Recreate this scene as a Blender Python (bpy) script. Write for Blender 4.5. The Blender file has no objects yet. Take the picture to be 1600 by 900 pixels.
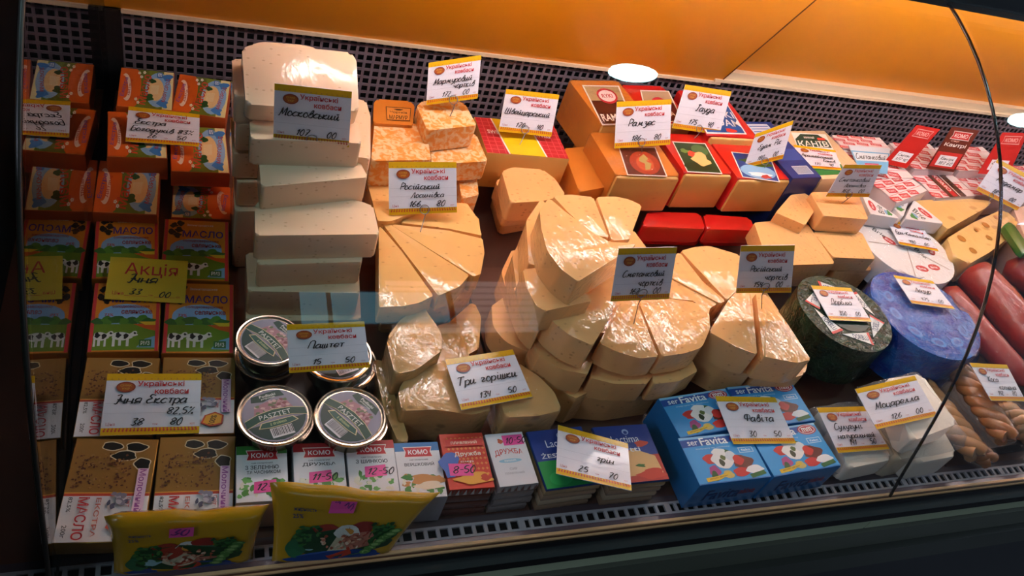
import bpy, bmesh, math, random
from mathutils import Matrix, Vector, geometry
random.seed(7)
SC = bpy.context.scene
COL = SC.collection
# ------------------------------------------------------------------ camera
F = 1257.0; H = 0.80
_x = Vector((3155, 22, F)).normalized(); _y = Vector((-491, -1432, F)); _y = (_y - _x*_x.dot(_y)).normalized(); _z = _x.cross(_y)
CM = Matrix((_x, _y, _z))                      # camera (right, down, forward) -> world
CP = Vector((0, 0, H))
cam = bpy.data.cameras.new('camera'); cam.lens = 36*F/1600; cam.sensor_width = 36; cam.clip_start = .01
co = bpy.data.objects.new('camera', cam); COL.objects.link(co)
R_, D_, B_ = CM.col[0], CM.col[1], CM.col[2]
co.matrix_world = Matrix(((R_[0], -D_[0], -B_[0], 0), (R_[1], -D_[1], -B_[1], 0), (R_[2], -D_[2], -B_[2], H), (0, 0, 0, 1)))
SC.camera = co
# ------------------------------------------------------------------ world, lights, exposure
SC.view_settings.view_transform = 'Standard'; SC.view_settings.look = 'None'; SC.view_settings.gamma = 1
SC.view_settings.use_curve_mapping = False; SC.view_settings.exposure = 0.0
w = bpy.data.worlds.new('world'); SC.world = w; w.use_nodes = True
w.node_tree.nodes['Background'].inputs[0].default_value = (.60, .70, 1, 1); w.node_tree.nodes['Background'].inputs[1].default_value = .13
TUBE = 30.0; DOWNLIGHT = 70.0; WINDOW = 1.3

# ------------------------------------------------------------------ helpers
def ray(px, py): return CM @ Vector((px-800, py-450, F))
def P(px, py, z=0.):
    d = ray(px, py); return CP + d*((z-H)/d.z)
def Q(px, py, a, n):
    d = ray(px, py); a = Vector(a); n = Vector(n); return CP + d*((a-CP).dot(n)/d.dot(n))
def lin(h):
    h = h.lstrip('#'); c = [int(h[i:i+2], 16)/255 for i in (0, 2, 4)]
    return tuple([x/12.92 if x <= .04045 else ((x+.055)/1.055)**2.4 for x in c]+[1])
MC = {}
def node(nt, t, **k):
    n = nt.nodes.new(t)
    for a, b in k.items(): setattr(n, a, b)
    return n
def mat(hexc, rough=.45, metal=0, coat=0, film=0, emit=0):
    key = (hexc, rough, metal, coat, film, emit)
    if key in MC: return MC[key]
    m = bpy.data.materials.new('paint_'+hexc.strip('#')); m.use_nodes = True; nt = m.node_tree; b = nt.nodes['Principled BSDF']
    I = b.inputs; I['Base Color'].default_value = lin(hexc); I['Roughness'].default_value = rough; I['Metallic'].default_value = metal
    I['Coat Weight'].default_value = coat; I['Coat Roughness'].default_value = .08
    if emit: I['Emission Color'].default_value = lin(hexc); I['Emission Strength'].default_value = emit
    if film: film_nodes(nt, b, film); I['Coat Weight'].default_value = coat or .9
    MC[key] = m; return m
def film_nodes(nt, b, s, scale=80, stretch=(1, .4, 1), dist=.0022):
    tc = node(nt, 'ShaderNodeTexCoord'); mp = node(nt, 'ShaderNodeMapping'); mp.inputs['Scale'].default_value = stretch
    mp.inputs['Rotation'].default_value = (0, 0, .6)
    no = node(nt, 'ShaderNodeTexNoise'); no.inputs['Scale'].default_value = scale; no.inputs['Detail'].default_value = 3.5
    no.inputs['Distortion'].default_value = 1.2
    bu = node(nt, 'ShaderNodeBump'); bu.inputs['Strength'].default_value = s; bu.inputs['Distance'].default_value = dist
    nt.links.new(tc.outputs['Object'], mp.inputs['Vector']); nt.links.new(mp.outputs[0], no.inputs['Vector'])
    nt.links.new(no.outputs['Fac'], bu.inputs['Height']); nt.links.new(bu.outputs[0], b.inputs['Coat Normal'])
    b.inputs['Coat Weight'].default_value = .9; b.inputs['Coat Roughness'].default_value = .045
def cheese_mat(name, hexc, hole='#b07a3c', hsize=.10, hscale=150, film=.6, var=.06, sss=.12):
    if name in MC: return MC[name]
    m = bpy.data.materials.new(name); m.use_nodes = True; nt = m.node_tree; b = nt.nodes['Principled BSDF']; L = nt.links.new
    tc = node(nt, 'ShaderNodeTexCoord')
    vo = node(nt, 'ShaderNodeTexVoronoi'); vo.inputs['Scale'].default_value = hscale
    mp = node(nt, 'ShaderNodeMapping'); mp.inputs['Scale'].default_value = (.7, 1.3, 1)
    L(tc.outputs['Object'], mp.inputs['Vector']); L(mp.outputs[0], vo.inputs['Vector'])
    no = node(nt, 'ShaderNodeTexNoise'); no.inputs['Scale'].default_value = 30; L(tc.outputs['Object'], no.inputs['Vector'])
    # a hole shows only in some cells: random colour gate * distance gate
    sep = node(nt, 'ShaderNodeSeparateColor'); L(vo.outputs['Color'], sep.inputs[0])
    g = node(nt, 'ShaderNodeMath', operation='GREATER_THAN'); g.inputs[1].default_value = .70; L(sep.outputs[0], g.inputs[0])
    r = node(nt, 'ShaderNodeMapRange'); r.inputs[1].default_value = hsize*2.2; r.inputs[2].default_value = hsize*1.2; L(vo.outputs['Distance'], r.inputs[0])
    mu = node(nt, 'ShaderNodeMath', operation='MULTIPLY'); L(g.outputs[0], mu.inputs[0]); L(r.outputs[0], mu.inputs[1])
    mu2 = node(nt, 'ShaderNodeMath', operation='MULTIPLY'); L(mu.outputs[0], mu2.inputs[0]); mu2.inputs[1].default_value = .45
    c0 = lin(hexc); mx = node(nt, 'ShaderNodeMix', data_type='RGBA')
    mx.inputs[6].default_value = c0; mx.inputs[7].default_value = tuple([c*(1-3*var) for c in c0[:3]]+[1]); L(no.outputs['Fac'], mx.inputs[0])
    m2 = node(nt, 'ShaderNodeMix', data_type='RGBA'); L(mu2.outputs[0], m2.inputs[0]); L(mx.outputs[2], m2.inputs[6]); m2.inputs[7].default_value = lin(hole)
    L(m2.outputs[2], b.inputs['Base Color']); b.inputs['Roughness'].default_value = .62; b.inputs['Specular IOR Level'].default_value = .25
    b.inputs['Subsurface Weight'].default_value = sss; b.inputs['Subsurface Radius'].default_value = (1, .45, .2); b.inputs['Subsurface Scale'].default_value = .012
    if film: film_nodes(nt, b, film)
    MC[name] = m; return m
def marble_mat():
    m = bpy.data.materials.new('marbled_cheese'); m.use_nodes = True; nt = m.node_tree; b = nt.nodes['Principled BSDF']; L = nt.links.new
    tc = node(nt, 'ShaderNodeTexCoord'); no = node(nt, 'ShaderNodeTexNoise'); no.inputs['Scale'].default_value = 120; no.inputs['Detail'].default_value = 3; no.inputs['Distortion'].default_value = .8
    cr = node(nt, 'ShaderNodeValToRGB'); cr.color_ramp.elements[0].position = .42; cr.color_ramp.elements[1].position = .58
    cr.color_ramp.elements[0].color = lin('#f0cfa0'); cr.color_ramp.elements[1].color = lin('#ee9a3c')
    L(tc.outputs['Object'], no.inputs['Vector']); L(no.outputs['Fac'], cr.inputs[0]); L(cr.outputs[0], b.inputs['Base Color'])
    film_nodes(nt, b, .4); return m
def clear_mat(name, gain=1.0, tint=(1, 1, 1, 1), rough=.0, bump=0, base=.04, milk=0):
    m = bpy.data.materials.new(name); m.use_nodes = True; nt = m.node_tree; L = nt.links.new; nt.nodes.clear()
    out = node(nt, 'ShaderNodeOutputMaterial'); tr = node(nt, 'ShaderNodeBsdfTransparent'); tr.inputs[0].default_value = tint
    gl = node(nt, 'ShaderNodeBsdfGlossy'); gl.inputs['Roughness'].default_value = rough
    ge = node(nt, 'ShaderNodeNewGeometry'); dt = node(nt, 'ShaderNodeVectorMath', operation='DOT_PRODUCT')
    if bump:
        tc = node(nt, 'ShaderNodeTexCoord'); no = node(nt, 'ShaderNodeTexNoise'); no.inputs['Scale'].default_value = 80; no.inputs['Detail'].default_value = 4; no.inputs['Distortion'].default_value = 1.5
        bu = node(nt, 'ShaderNodeBump'); bu.inputs['Strength'].default_value = bump; bu.inputs['Distance'].default_value = .003
        L(tc.outputs['Object'], no.inputs['Vector']); L(no.outputs['Fac'], bu.inputs['Height']); L(bu.outputs[0], gl.inputs['Normal'])
        L(bu.outputs[0], dt.inputs[0])
    else: L(ge.outputs['Normal'], dt.inputs[0])
    L(ge.outputs['Incoming'], dt.inputs[1])
    ab = node(nt, 'ShaderNodeMath', operation='ABSOLUTE'); L(dt.outputs['Value'], ab.inputs[0])
    om = node(nt, 'ShaderNodeMath', operation='SUBTRACT'); om.inputs[0].default_value = 1; L(ab.outputs[0], om.inputs[1])
    pw = node(nt, 'ShaderNodeMath', operation='POWER'); L(om.outputs[0], pw.inputs[0]); pw.inputs[1].default_value = 5
    ma = node(nt, 'ShaderNodeMath', operation='MULTIPLY_ADD'); L(pw.outputs[0], ma.inputs[0]); ma.inputs[1].default_value = gain; ma.inputs[2].default_value = base
    ma.use_clamp = True
    mx = node(nt, 'ShaderNodeMixShader'); L(ma.outputs[0], mx.inputs[0]); L(tr.outputs[0], mx.inputs[1]); L(gl.outputs[0], mx.inputs[2])
    last = mx
    if milk:
        df = node(nt, 'ShaderNodeBsdfDiffuse'); df.inputs[0].default_value = (.9, .9, .9, 1); m3 = node(nt, 'ShaderNodeMixShader'); m3.inputs[0].default_value = milk
        L(mx.outputs[0], m3.inputs[1]); L(df.outputs[0], m3.inputs[2]); last = m3
    L(last.outputs[0], out.inputs[0]); return m
FM = {}                                       # name of a thing -> its frame
def frame(o, ux=(1, 0, 0), n=(0, 0, 1)):
    n = Vector(n).normalized(); ux = Vector(ux); ux = (ux - n*ux.dot(n)).normalized(); uy = n.cross(ux); o = Vector(o)
    return Matrix(((ux.x, uy.x, n.x, o.x), (ux.y, uy.y, n.y, o.y), (ux.z, uy.z, n.z, o.z), (0, 0, 0, 1)))
def tag(o, label, cat, group=None, kind=None):
    if label: o['label'] = label
    if cat: o['category'] = cat
    if group: o['group'] = group
    if kind: o['kind'] = kind
    return o
def thing(name, label, cat, M=None, group=None):
    o = bpy.data.objects.new(name, None); COL.objects.link(o); o.empty_display_size = .02
    M = M or Matrix.Identity(4); o.matrix_world = M; FM[o.name] = M.copy(); return tag(o, label, cat, group)
def link(name, me, parent=None, M=None, label=None):
    o = bpy.data.objects.new(name, me); COL.objects.link(o)
    if parent: o.parent = parent
    if M is not None:
        o.matrix_world = M
        if not parent: FM[o.name] = M.copy()
    if label: o['label'] = label
    return o
def mesh(verts, faces, m, name='m', smooth=None, mi=None):
    me = bpy.data.meshes.new(name); me.from_pydata([tuple(v) for v in verts], [], faces)
    for x in (m if isinstance(m, (list, tuple)) else [m]): me.materials.append(x)
    if mi: me.polygons.foreach_set('material_index', mi)
    if smooth is not None:
        me.polygons.foreach_set('use_smooth', [True]*len(me.polygons)); me.set_sharp_from_angle(angle=smooth)
    me.update(); return me
def from_bm(bm, m, smooth=.7):
    me = bpy.data.meshes.new('m'); bm.normal_update(); bm.to_mesh(me); bm.free(); me.materials.append(m)
    me.polygons.foreach_set('use_smooth', [True]*len(me.polygons)); me.set_sharp_from_angle(angle=smooth); return me
def area2(p): return sum(p[i][0]*p[(i+1) % len(p)][1]-p[(i+1) % len(p)][0]*p[i][1] for i in range(len(p)))
def roundpoly(p, r, n=4):
    out = []; k = len(p)
    for i in range(k):
        a, b, c = Vector(p[i-1]), Vector(p[i]), Vector(p[(i+1) % k])
        u, v = a-b, c-b; ang = u.angle(v, 3.1)
        if ang > 3.08: out.append(b); continue
        if ang > 2.45: r_ = max(r, .03)
        else: r_ = r
        d = min(r_/math.tan(ang/2), u.length*.42, v.length*.42); s = b+u.normalized()*d; e = b+v.normalized()*d
        for j in range(n+1):
            t = j/n; out.append(s*(1-t)**2+b*2*t*(1-t)+e*t*t)
    return out
def prism(p, h, bev=.003, seg=3, rad=.004, taper=0.0):
    p = [Vector((q[0], q[1])) for q in p]
    if area2(p) < 0: p = p[::-1]
    if rad: p = roundpoly(p, rad)
    bm = bmesh.new(); n = len(p); c = sum(p, Vector((0, 0)))/n
    lo = [bm.verts.new((c.x+(q.x-c.x)*(1-taper), c.y+(q.y-c.y)*(1-taper), 0)) for q in p]; hi = [bm.verts.new((q.x, q.y, h)) for q in p]
    bm.faces.new(lo[::-1]); bm.faces.new(hi); E = []
    for i in range(n): bm.faces.new((lo[i], lo[(i+1) % n], hi[(i+1) % n], hi[i]))
    if bev:
        for v in (lo, hi):
            for i in range(n): E.append(bm.edges.get((v[i], v[(i+1) % n])))
        bmesh.ops.bevel(bm, geom=E, offset=bev, segments=seg, profile=.5, affect='EDGES', clamp_overlap=True)
    return bm
def box(w, l, h, m, x=0, y=0, z=0, bev=0, seg=2):
    bm = prism([(x-w/2, y-l/2), (x+w/2, y-l/2), (x+w/2, y+l/2), (x-w/2, y+l/2)], h, bev, seg, rad=0)
    if z: bmesh.ops.translate(bm, verts=bm.verts, vec=(0, 0, z))
    return from_bm(bm, m, .6)
def boxes(L, m):
    V = []; Fc = []
    for (x0, y0, z0, x1, y1, z1) in L:
        b = len(V); V += [(x, y, z) for z in (z0, z1) for x, y in ((x0, y0), (x1, y0), (x1, y1), (x0, y1))]
        Fc += [tuple(b+i for i in f) for f in ((0, 3, 2, 1), (4, 5, 6, 7), (0, 1, 5, 4), (1, 2, 6, 5), (2, 3, 7, 6), (3, 0, 4, 7))]
    return mesh(V, Fc, m)
def tube(pts, r, m, n=8, rf=None, closed=False):
    pts = [Vector(p) for p in pts]; V = []; Fc = []; k = len(pts); up = Vector((0.13, .27, .95))
    for i, p in enumerate(pts):
        t = (pts[min(i+1, k-1)]-pts[max(i-1, 0)]).normalized(); a = t.cross(up).normalized(); b = t.cross(a); rr = r if rf is None else r*rf(i/(k-1))
        for j in range(n):
            an = 2*math.pi*j/n; V.append(p+(a*math.cos(an)+b*math.sin(an))*rr)
    for i in range(k-1):
        for j in range(n): Fc.append((i*n+j, i*n+(j+1) % n, (i+1)*n+(j+1) % n, (i+1)*n+j))
    Fc.append(tuple(range(n))); Fc.append(tuple((k-1)*n+j for j in range(n))[::-1])
    me = mesh(V, Fc, m, smooth=1.2)
    bm = bmesh.new(); bm.from_mesh(me); bmesh.ops.recalc_face_normals(bm, faces=bm.faces); bm.to_mesh(me); bm.free(); return me
# ------------------------------------------------------------------ lettering: printed text from the built-in font, handwriting as strokes
TX = {}
def txt2d(s, bold):
    bold = min(bold, .016); k = (s, bold)
    if k in TX: return TX[k]
    cu = bpy.data.curves.new('t', 'FONT'); cu.body = s; cu.resolution_u = 2; cu.offset = bold
    o = bpy.data.objects.new('t', cu); me = o.to_mesh()
    v = [(a.co.x, a.co.y) for a in me.vertices]; f = [tuple(p.vertices) for p in me.polygons]
    o.to_mesh_clear(); bpy.data.objects.remove(o); bpy.data.curves.remove(cu)
    if not v: v = [(0, 0), (1, 0), (0, 1)]; f = [(0, 1, 2)]
    x0 = min(a[0] for a in v); x1 = max(a[0] for a in v); y0 = min(a[1] for a in v); y1 = max(a[1] for a in v)
    TX[k] = ([((a-x0)/(x1-x0+1e-9)-.5, (b-y0)/(y1-y0+1e-9)-.5) for a, b in v], f); return TX[k]
HW = {'а': '4h2i0g0e1d3e4h|4i4d5e', 'б': '3h1i0f1d3d4f3h1i1k3m5m', 'в': '0f2l3l3j1g3i4f3d1d0f', 'г': '0h1i3h1e2d4e', 'д': '4h2i0g0e1d3e4h4c3a1a1b5e',
      'е': '0f3f4h2i0g0e2d4e', 'з': '0h2i3h2f4e3b1a0b', 'и': '0i0e1d2e3i3e4d5e', 'і': '1i1e2d3e|1k1l', 'ї': '1i1e2d3e|0k0l|2k2l', 'й': '0i0e1d2e3i3e4d5e|1k2j3k',
      'к': '0i0d|3i0f3d4e', 'л': '0d1d3i3e4d5e', 'м': '0d1d2i3e5i5e6d7e', 'н': '0i0d|0f4f|4i4d5e', 'о': '3i1i0f1d3d4f3h2i', 'п': '0d0i|0g2i3h3d4e',
      'р': '0i0a|0g2i4g3d1d0e', 'с': '4h2i0g0e2d4e', 'т': '2i2d|0i4i', 'у': '0i1e3e|4i3c1a0b', 'ф': '2m2a|2h0h0e2d4e4h2h', 'х': '0i4d|4i0d',
      'ц': '0i0d3d3i|3d4d4b', 'ч': '0i0g2f3g|3i3d4e', 'ш': '0i0d2d2i2d4d4i4d5e', 'щ': '0i0d2d2i2d4d4i4d5d5b', 'ь': '0i0d2d3f1g0f', 'ю': '0i0d|0f2f|3i5i6f5d3d2f3i',
      'я': '4d4i1i0g1f4f1e0d', 'М': '0d1d2m3e6m6d7e', 'Ш': '0m0d3d3m3d6d6m6d7e', 'Р': '1d1m3m5l5i3h1h', 'Г': '5l3m1l|3m2d0e', 'Б': '5m1m1d4d5f4i1i', 'С': '5l3m1k0g1d4d5f',
      'П': '0d1m5m5d6e', 'Т': '0l1m6m|3m2d', 'Ф': '3m3d|3l1l0i1g5g6i5l3l', 'Д': '1d2m5m5d|0b0d6d6b', 'Л': '0d1d4m5d6e', 'Е': '5l2m1k3i0g1d5e', 'К': '1m1d|5m1h5d',
      'І': '0l3m2d0d|1h3h', 'В': '1d1m3m4k1i4h4e1d', 'А': '0d3m6d|1g5g', '0': '2l0h1d3d4h3l2l', '1': '0i2l1d', '2': '0k2l3j0d4d', '3': '0l4l2h4f2d0e', '4': '0l0h3h|3l2d',
      '5': '4l1l0i3h4f2d0e', '6': '3l0h0e2d4f2h0g', '7': '0l4l1d|1h3h', '8': '2h0j2l4j2h0f2d4f2h', '9': '4j2l0j2h4j3d', '%': '0d4l|0l1l1k0k0l|3e4e4d3d3e', '-': '0h3h', ',': '1d0c'}
def hand2d(s):
    x = 0; V = []; Fc = []; wd = .55
    for ch in s:
        if ch == ' ': x += 4; continue
        g = HW.get(ch) or HW.get(ch.lower()); mxx = 0
        if not g: x += 3; continue
        for st in g.split('|'):
            p = [Vector((int(st[i]), ord(st[i+1])-100)) for i in range(0, len(st), 2)]; mxx = max(mxx, max(a.x for a in p)); q = []
            for i in range(len(p)-1):
                a, b, c, d = p[max(i-1, 0)], p[i], p[i+1], p[min(i+2, len(p)-1)]
                for t in (0, .33, .67): q.append(.5*((2*b)+(c-a)*t+(2*a-5*b+4*c-d)*t*t+(3*b-a-3*c+d)*t**3))
            q.append(p[-1]); q = [Vector((x+a.x+a.y*.28, a.y)) for a in q]
            for i, a in enumerate(q):
                t = q[min(i+1, len(q)-1)]-q[max(i-1, 0)]; t = t.normalized() if t.length > 1e-6 else Vector((1, 0)); nn = Vector((-t.y, t.x))*wd*(1.15 if t.y < 0 else .8)
                b = len(V); V += [(a.x+nn.x, a.y+nn.y), (a.x-nn.x, a.y-nn.y)]
                if i: Fc.append((b-2, b-1, b+1, b))
        x += mxx+(1.6 if ch.isdigit() else .9)
    return V, Fc, x
class Art:
    """flat print in units W x H, laid on a quad; one object per named part"""
    def __init__(s, W, Hh): s.W, s.H, s.parts, s.cur, s.k, s.emap = W, Hh, {}, 'print', 0, {}
    def part(s, n, label=None): s.cur = n; s.emap.setdefault(n, label); return s
    def add(s, c, V, Fc):
        s.k += 1; p = s.parts.setdefault(s.cur, ([], [], [], [])); b = len(p[0])
        key = c if isinstance(c, tuple) else (c, .4)
        if key not in p[3]: p[3].append(key)
        mi = p[3].index(key); p[0].extend([(x, y, s.k) for x, y in V]); p[1].extend([tuple(i+b for i in f) for f in Fc]); p[2].extend([mi]*len(Fc))
    def poly(s, c, pts): s.add(c, pts, [tuple(range(len(pts)))])
    def rect(s, c, x0, y0, x1, y1): s.poly(c, [(x0, y0), (x1, y0), (x1, y1), (x0, y1)])
    def ell(s, c, cx, cy, rx, ry, n=20, a0=0, a1=360, rot=0):
        r = math.radians(rot); P_ = []
        for i in range(n + (1 if a1-a0 < 360 else 0)):
            a = math.radians(a0+(a1-a0)*i/n); x, y = rx*math.cos(a), ry*math.sin(a); P_.append((cx+x*math.cos(r)-y*math.sin(r), cy+x*math.sin(r)+y*math.cos(r)))
        s.poly(c, P_)
    def blob(s, c, cx, cy, rx, ry, seed=1, j=.22, n=18):
        rr = random.Random(seed); ph = [rr.random()*6.28 for _ in range(3)]
        s.poly(c, [(cx+rx*math.cos(a)*(1+j*math.sin(3*a+ph[0])+j*.6*math.sin(5*a+ph[1])), cy+ry*math.sin(a)*(1+j*math.sin(2*a+ph[2])+j*.5*math.sin(4*a+ph[0]))) for a in [6.2832*i/n for i in range(n)]])
    def text(s, c, t, cx, cy, w, h, rot=0, bold=.012, arc=0):
        V, Fc = txt2d(t, bold); r = math.radians(rot); o = []
        for a, b in V:
            x, y = a*w, b*h
            if arc: y += arc*(1-4*a*a)
            o.append((cx+x*math.cos(r)-y*math.sin(r), cy+x*math.sin(r)+y*math.cos(r)))
        s.add(c, o, Fc)
    def hand(s, c, t, x, y, h, rot=0, wmax=None):
        V, Fc, w = hand2d(t); k = h*.8/9; kx = k*1.28
        if wmax and w*kx > wmax: kx = wmax/w
        r = math.radians(rot); s.add(c, [(x+(a*kx)*math.cos(r)-(b*k)*math.sin(r), y+(a*kx)*math.sin(r)+(b*k)*math.cos(r)) for a, b in V], Fc)
    def grid_noise(s, cols, x0, y0, x1, y1, n, sz, seed=0):
        r = random.Random(seed)
        for _ in range(n): s.blob(r.choice(cols), r.uniform(x0, x1), r.uniform(y0, y1), sz*r.uniform(.5, 1.3), sz*r.uniform(.5, 1.2), seed=r.random(), n=9)
    def build(s, parent, quad, lift=.0002, step=1.4e-5, fn=None):
        """quad TL,TR,BR,BL in the parent's own coordinates"""
        if fn is None:
            tl, tr, br, bl = [Vector(q) for q in quad]; n = (br-bl).cross(tl-bl).normalized()
            def fn(u, v, d): return (bl*(1-u)*(1-v)+br*u*(1-v)+tr*u*v+tl*(1-u)*v)+n*d
        for nm, (V, Fc, mi, keys) in s.parts.items():
            me = mesh([fn(x/s.W, y/s.H, lift+z*step) for x, y, z in V], Fc, [mat(*k) for k in keys], mi=mi)
            link(nm, me, parent, label=s.emap.get(nm))
# ------------------------------------------------------------------ thing builders
def local(M, v): return M.inverted() @ Vector(v)
def inside(v): return Vector((v.x, min(v.y, 1.112), v.z))        # nothing reaches behind the back grille
def slab(name, label, cat, px, z, h, m, group=None, bev=.003, rad=.004, a=None, n=(0, 0, 1), taper=0, wrap=None, seg=3):
    """a solid block whose top outline is seen at the pixels px on the plane z (or the plane through a with normal n)"""
    pts = [inside(v) for v in ([P(x, y, z) for x, y in px] if a is None else [Q(x, y, a, n) for x, y in px])]
    n = Vector(n).normalized(); c = sum(pts, Vector())/len(pts)-n*h; M = frame(c, (1, 0, 0), n); loc = [local(M, p) for p in pts]
    o = link(name, from_bm(prism([(q.x, q.y) for q in loc], h, bev, seg, rad, taper)if 1 else 0, m), None, M); tag(o, label, cat, group)
    if wrap:
        p2 = [(q.x*1.02, q.y*1.02) for q in loc]
        link('plastic_wrap', from_bm(prism(p2, h+.0015, bev, 2, rad+.002), wrap), o)
    return o, M
def fitbox(px, z=None, a=None, n=(0, 0, 1)):
    q = [inside(v) for v in ([P(x, y, z) for x, y in px] if a is None else [Q(x, y, a, n) for x, y in px])]
    tl, tr, br, bl = q; w = ((tr-tl).length+(br-bl).length)/2; l = ((tl-bl).length+(tr-br).length)/2
    return sum(q, Vector())/4, (tr-tl)+(br-bl), w, l
def pack(name, label, cat, px, z, h, side, art=None, group=None, a=None, n=(0, 0, 1), bev=.0015, body='carton', rim=0, drop=0):
    c, ux, w, l = fitbox(px, z, a, n); c = c-Vector((0, 0, drop)); n = Vector(n).normalized(); M = frame(c-n*h, ux, n)
    r = thing(name, label, cat, M, group); link(body, box(w, l, h, side, bev=bev), r)
    if art:
        g = .0005+rim
        art.build(r, [(-w/2+g, l/2-g, h), (w/2-g, l/2-g, h), (w/2-g, -l/2+g, h), (-w/2+g, -l/2+g, h)])
    return r, w, l, h
def strip(A, c, x0, y0, x1, y1, s, n, kind='d'):
    for i in range(n):
        x = x0+(x1-x0)*(i+.5)/n; yy = (y0+y1)/2
        A.poly(c, [(x-s, yy), (x, yy-s), (x+s, yy), (x, yy+s)])
INK = ('#15131c', .5); RED = ('#c3222c', .45)
def price_tag(label, px, lines, price, a, n=(0, -.8, .6), clip=None, base=None, yellow=False, hs=.88):
    """a printed card with handwriting; px TL,TR,BR,BL; a = a point its plane goes through; clip = wire loop px, base = wire foot px and z"""
    q = [Q(x, y, a, n) for x, y in px]; tl, tr, br, bl = q; nn = (br-bl).cross(tl-bl).normalized(); c = (bl+br)/2
    M = frame(c, br-bl, nn); r = thing('price_tag', label, 'price tag', M, 'price tags'); L = [local(M, v) for v in q]; t = .0007
    V = [v for v in L]+[v-Vector((0, 0, t)) for v in L]
    link('card', mesh(V, [(3, 2, 1, 0), (4, 5, 6, 7), (0, 1, 5, 4), (1, 2, 6, 5), (2, 3, 7, 6), (3, 0, 4, 7)], mat('#d9b92c' if yellow else '#e6e6f2', .32, 0, .3)), r)
    A = Art(1.45, 1); Y = ('#e2b21a', .25)
    if yellow:
        A.part('printed_lettering', 'red printed heading'); A.text(RED, 'Акція', .78, .72, .98, .34, bold=.0, arc=0)
        A.text(RED, 'Ціна', .22, .15, .2, .1, bold=0); A.rect(RED, .34, .1, .75, .108); A.rect(RED, .88, .1, 1.25, .108); A.text(RED, 'грн', .81, .13, .07, .04, bold=0); A.text(RED, 'коп', 1.31, .12, .07, .04, bold=0)
        A.part('handwriting', 'black marker handwriting'); A.hand(INK, lines[0][0], .36, .42, .24); A.hand(INK, price[0], .42, .14, .17); A.hand(INK, price[1], .96, .11, .17)
    else:
        A.part('border_band', 'yellow band with red stitched ornament'); A.rect(Y, 0, .885, 1.45, 1); A.rect(Y, 0, 0, 1.45, .115)
        strip(A, '#b5761c', .03, .89, 1.42, .93, .012, 14); strip(A, '#bf4a1c', .03, .085, 1.42, .105, .017, 26); strip(A, '#c63a1e', .02, .05, 1.43, .08, .02, 26)
        A.part('emblem', 'oval brown emblem'); A.ell('#8a2a1e', .30, .77, .145, .088); A.ell('#a8541e', .30, .77, .128, .072); A.text('#dda83a', 'СМАК', .30, .795, .17, .036); A.text('#dda83a', 'УКР', .30, .742, .12, .034)
        A.part('printed_lettering', 'red printed shop lettering'); A.text(RED, 'Українські', .83, .815, .72, .115, bold=.03); A.text(RED, 'ковбаси', 1.0, .70, .52, .095, bold=.03)
        A.text('#b4505e', 'Ціна', .13, .165, .13, .06, bold=0); A.text('#b4505e', 'грн', .78, .155, .07, .03, bold=0); A.text('#b4505e', 'коп', 1.34, .155, .07, .03, bold=0)
        for y in (.50, .34): A.rect('#b9b9c8', .02, y, 1.43, y+.004)
        A.part('handwriting', 'black marker handwriting')
        for s, x, y, h in lines: wn_ = hand2d(s)[2]*h*.8/9*1.28; x = min(x, max(.07, 1.40-wn_)); A.hand(INK, s, x, y-.04, h*hs, wmax=1.40-x)
        A.hand(INK, price[0], .42, .145, .15); A.hand(INK, price[1], 1.0, .145, .15)
    A.build(r, L)
    if clip:
        cp = Q(clip[0], clip[1], a, n)+nn*.0015; lc = local(M, cp); lb = local(M, P(*base)); lr = .0062
        ux = Vector((1, 0, 0)); uy = Vector((0, 1, 0)); pts = [lc+(ux*math.cos(t_)+uy*math.sin(t_))*lr for t_ in [x*.45 for x in range(0, 15)]]
        foot = [lc+Vector((.001, -lr, .0005)), (lc+Vector((0, -lr*1.6, -.001))).lerp(lb, .2), lb]
        link('wire_clip', tube(pts, .0006, mat('#8d8f96', .3, 1), 6), r); link('wire_stem', tube(foot, .0006, mat('#8d8f96', .3, 1), 6), r)
    return r

# ------------------------------------------------------------------ materials
M_PANEL = mat('#f6a00c', .42); M_TRIM = mat('#e3cfae', .4); M_GRID = mat('#786c76', .45); M_BLACK = mat('#060608', .6)
M_DECK = mat('#5c3c30', .35, 0, .4); M_DARK = mat('#2b2f2a', .5); M_FASCIA = mat('#bcc8a2', .5)
M_GLASS = clear_mat('front_glass', 1.0, (.985, .99, .985, 1), base=.05); M_SIDE = clear_mat('end_glass', 1.05, (.6, .62, .65, 1), base=.05)
M_WRAP = clear_mat('cling_film', .5, (.985, .985, .985, 1), .10, .9, base=.035); M_BAG = clear_mat('milky_bag', .5, (.99, .99, .99, 1), .14, .8, base=.05, milk=.10)
MOSK = cheese_mat('pale_cheese', '#fad6b2', '#b07c4c', .12, 170, .35, .03); ROSS = cheese_mat('yellow_cheese', '#fac074', '#a8641e', .13, 150, .6, .04)
SMET = cheese_mat('cream_cheese', '#fabc78', '#a86a30', .13, 150, .75, .04); NUT = cheese_mat('nut_cheese', '#e2b070', '#4a2820', .16, 75, 1.0, .06)
RIND = cheese_mat('smoked_rind', '#e0872e', '#b86a22', .05, 90, .5, .08); BLOCK = cheese_mat('block_cheese', '#e9b765', '#c08a3c', .10, 90, .2, .04)
EMM = cheese_mat('holed_cheese', '#edc078', '#a8702c', .20, 48, .5, .05); WHITE = mat('#f8eedc', .5, 0, .3, .5); MARB = marble_mat()
M_FOILRED = mat('#cf1a16', .28, 0, .6, .35); M_GOLD = mat('#a9742e', .3, .75); M_SILVER = mat('#c9c4c0', .28, .85)
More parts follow.
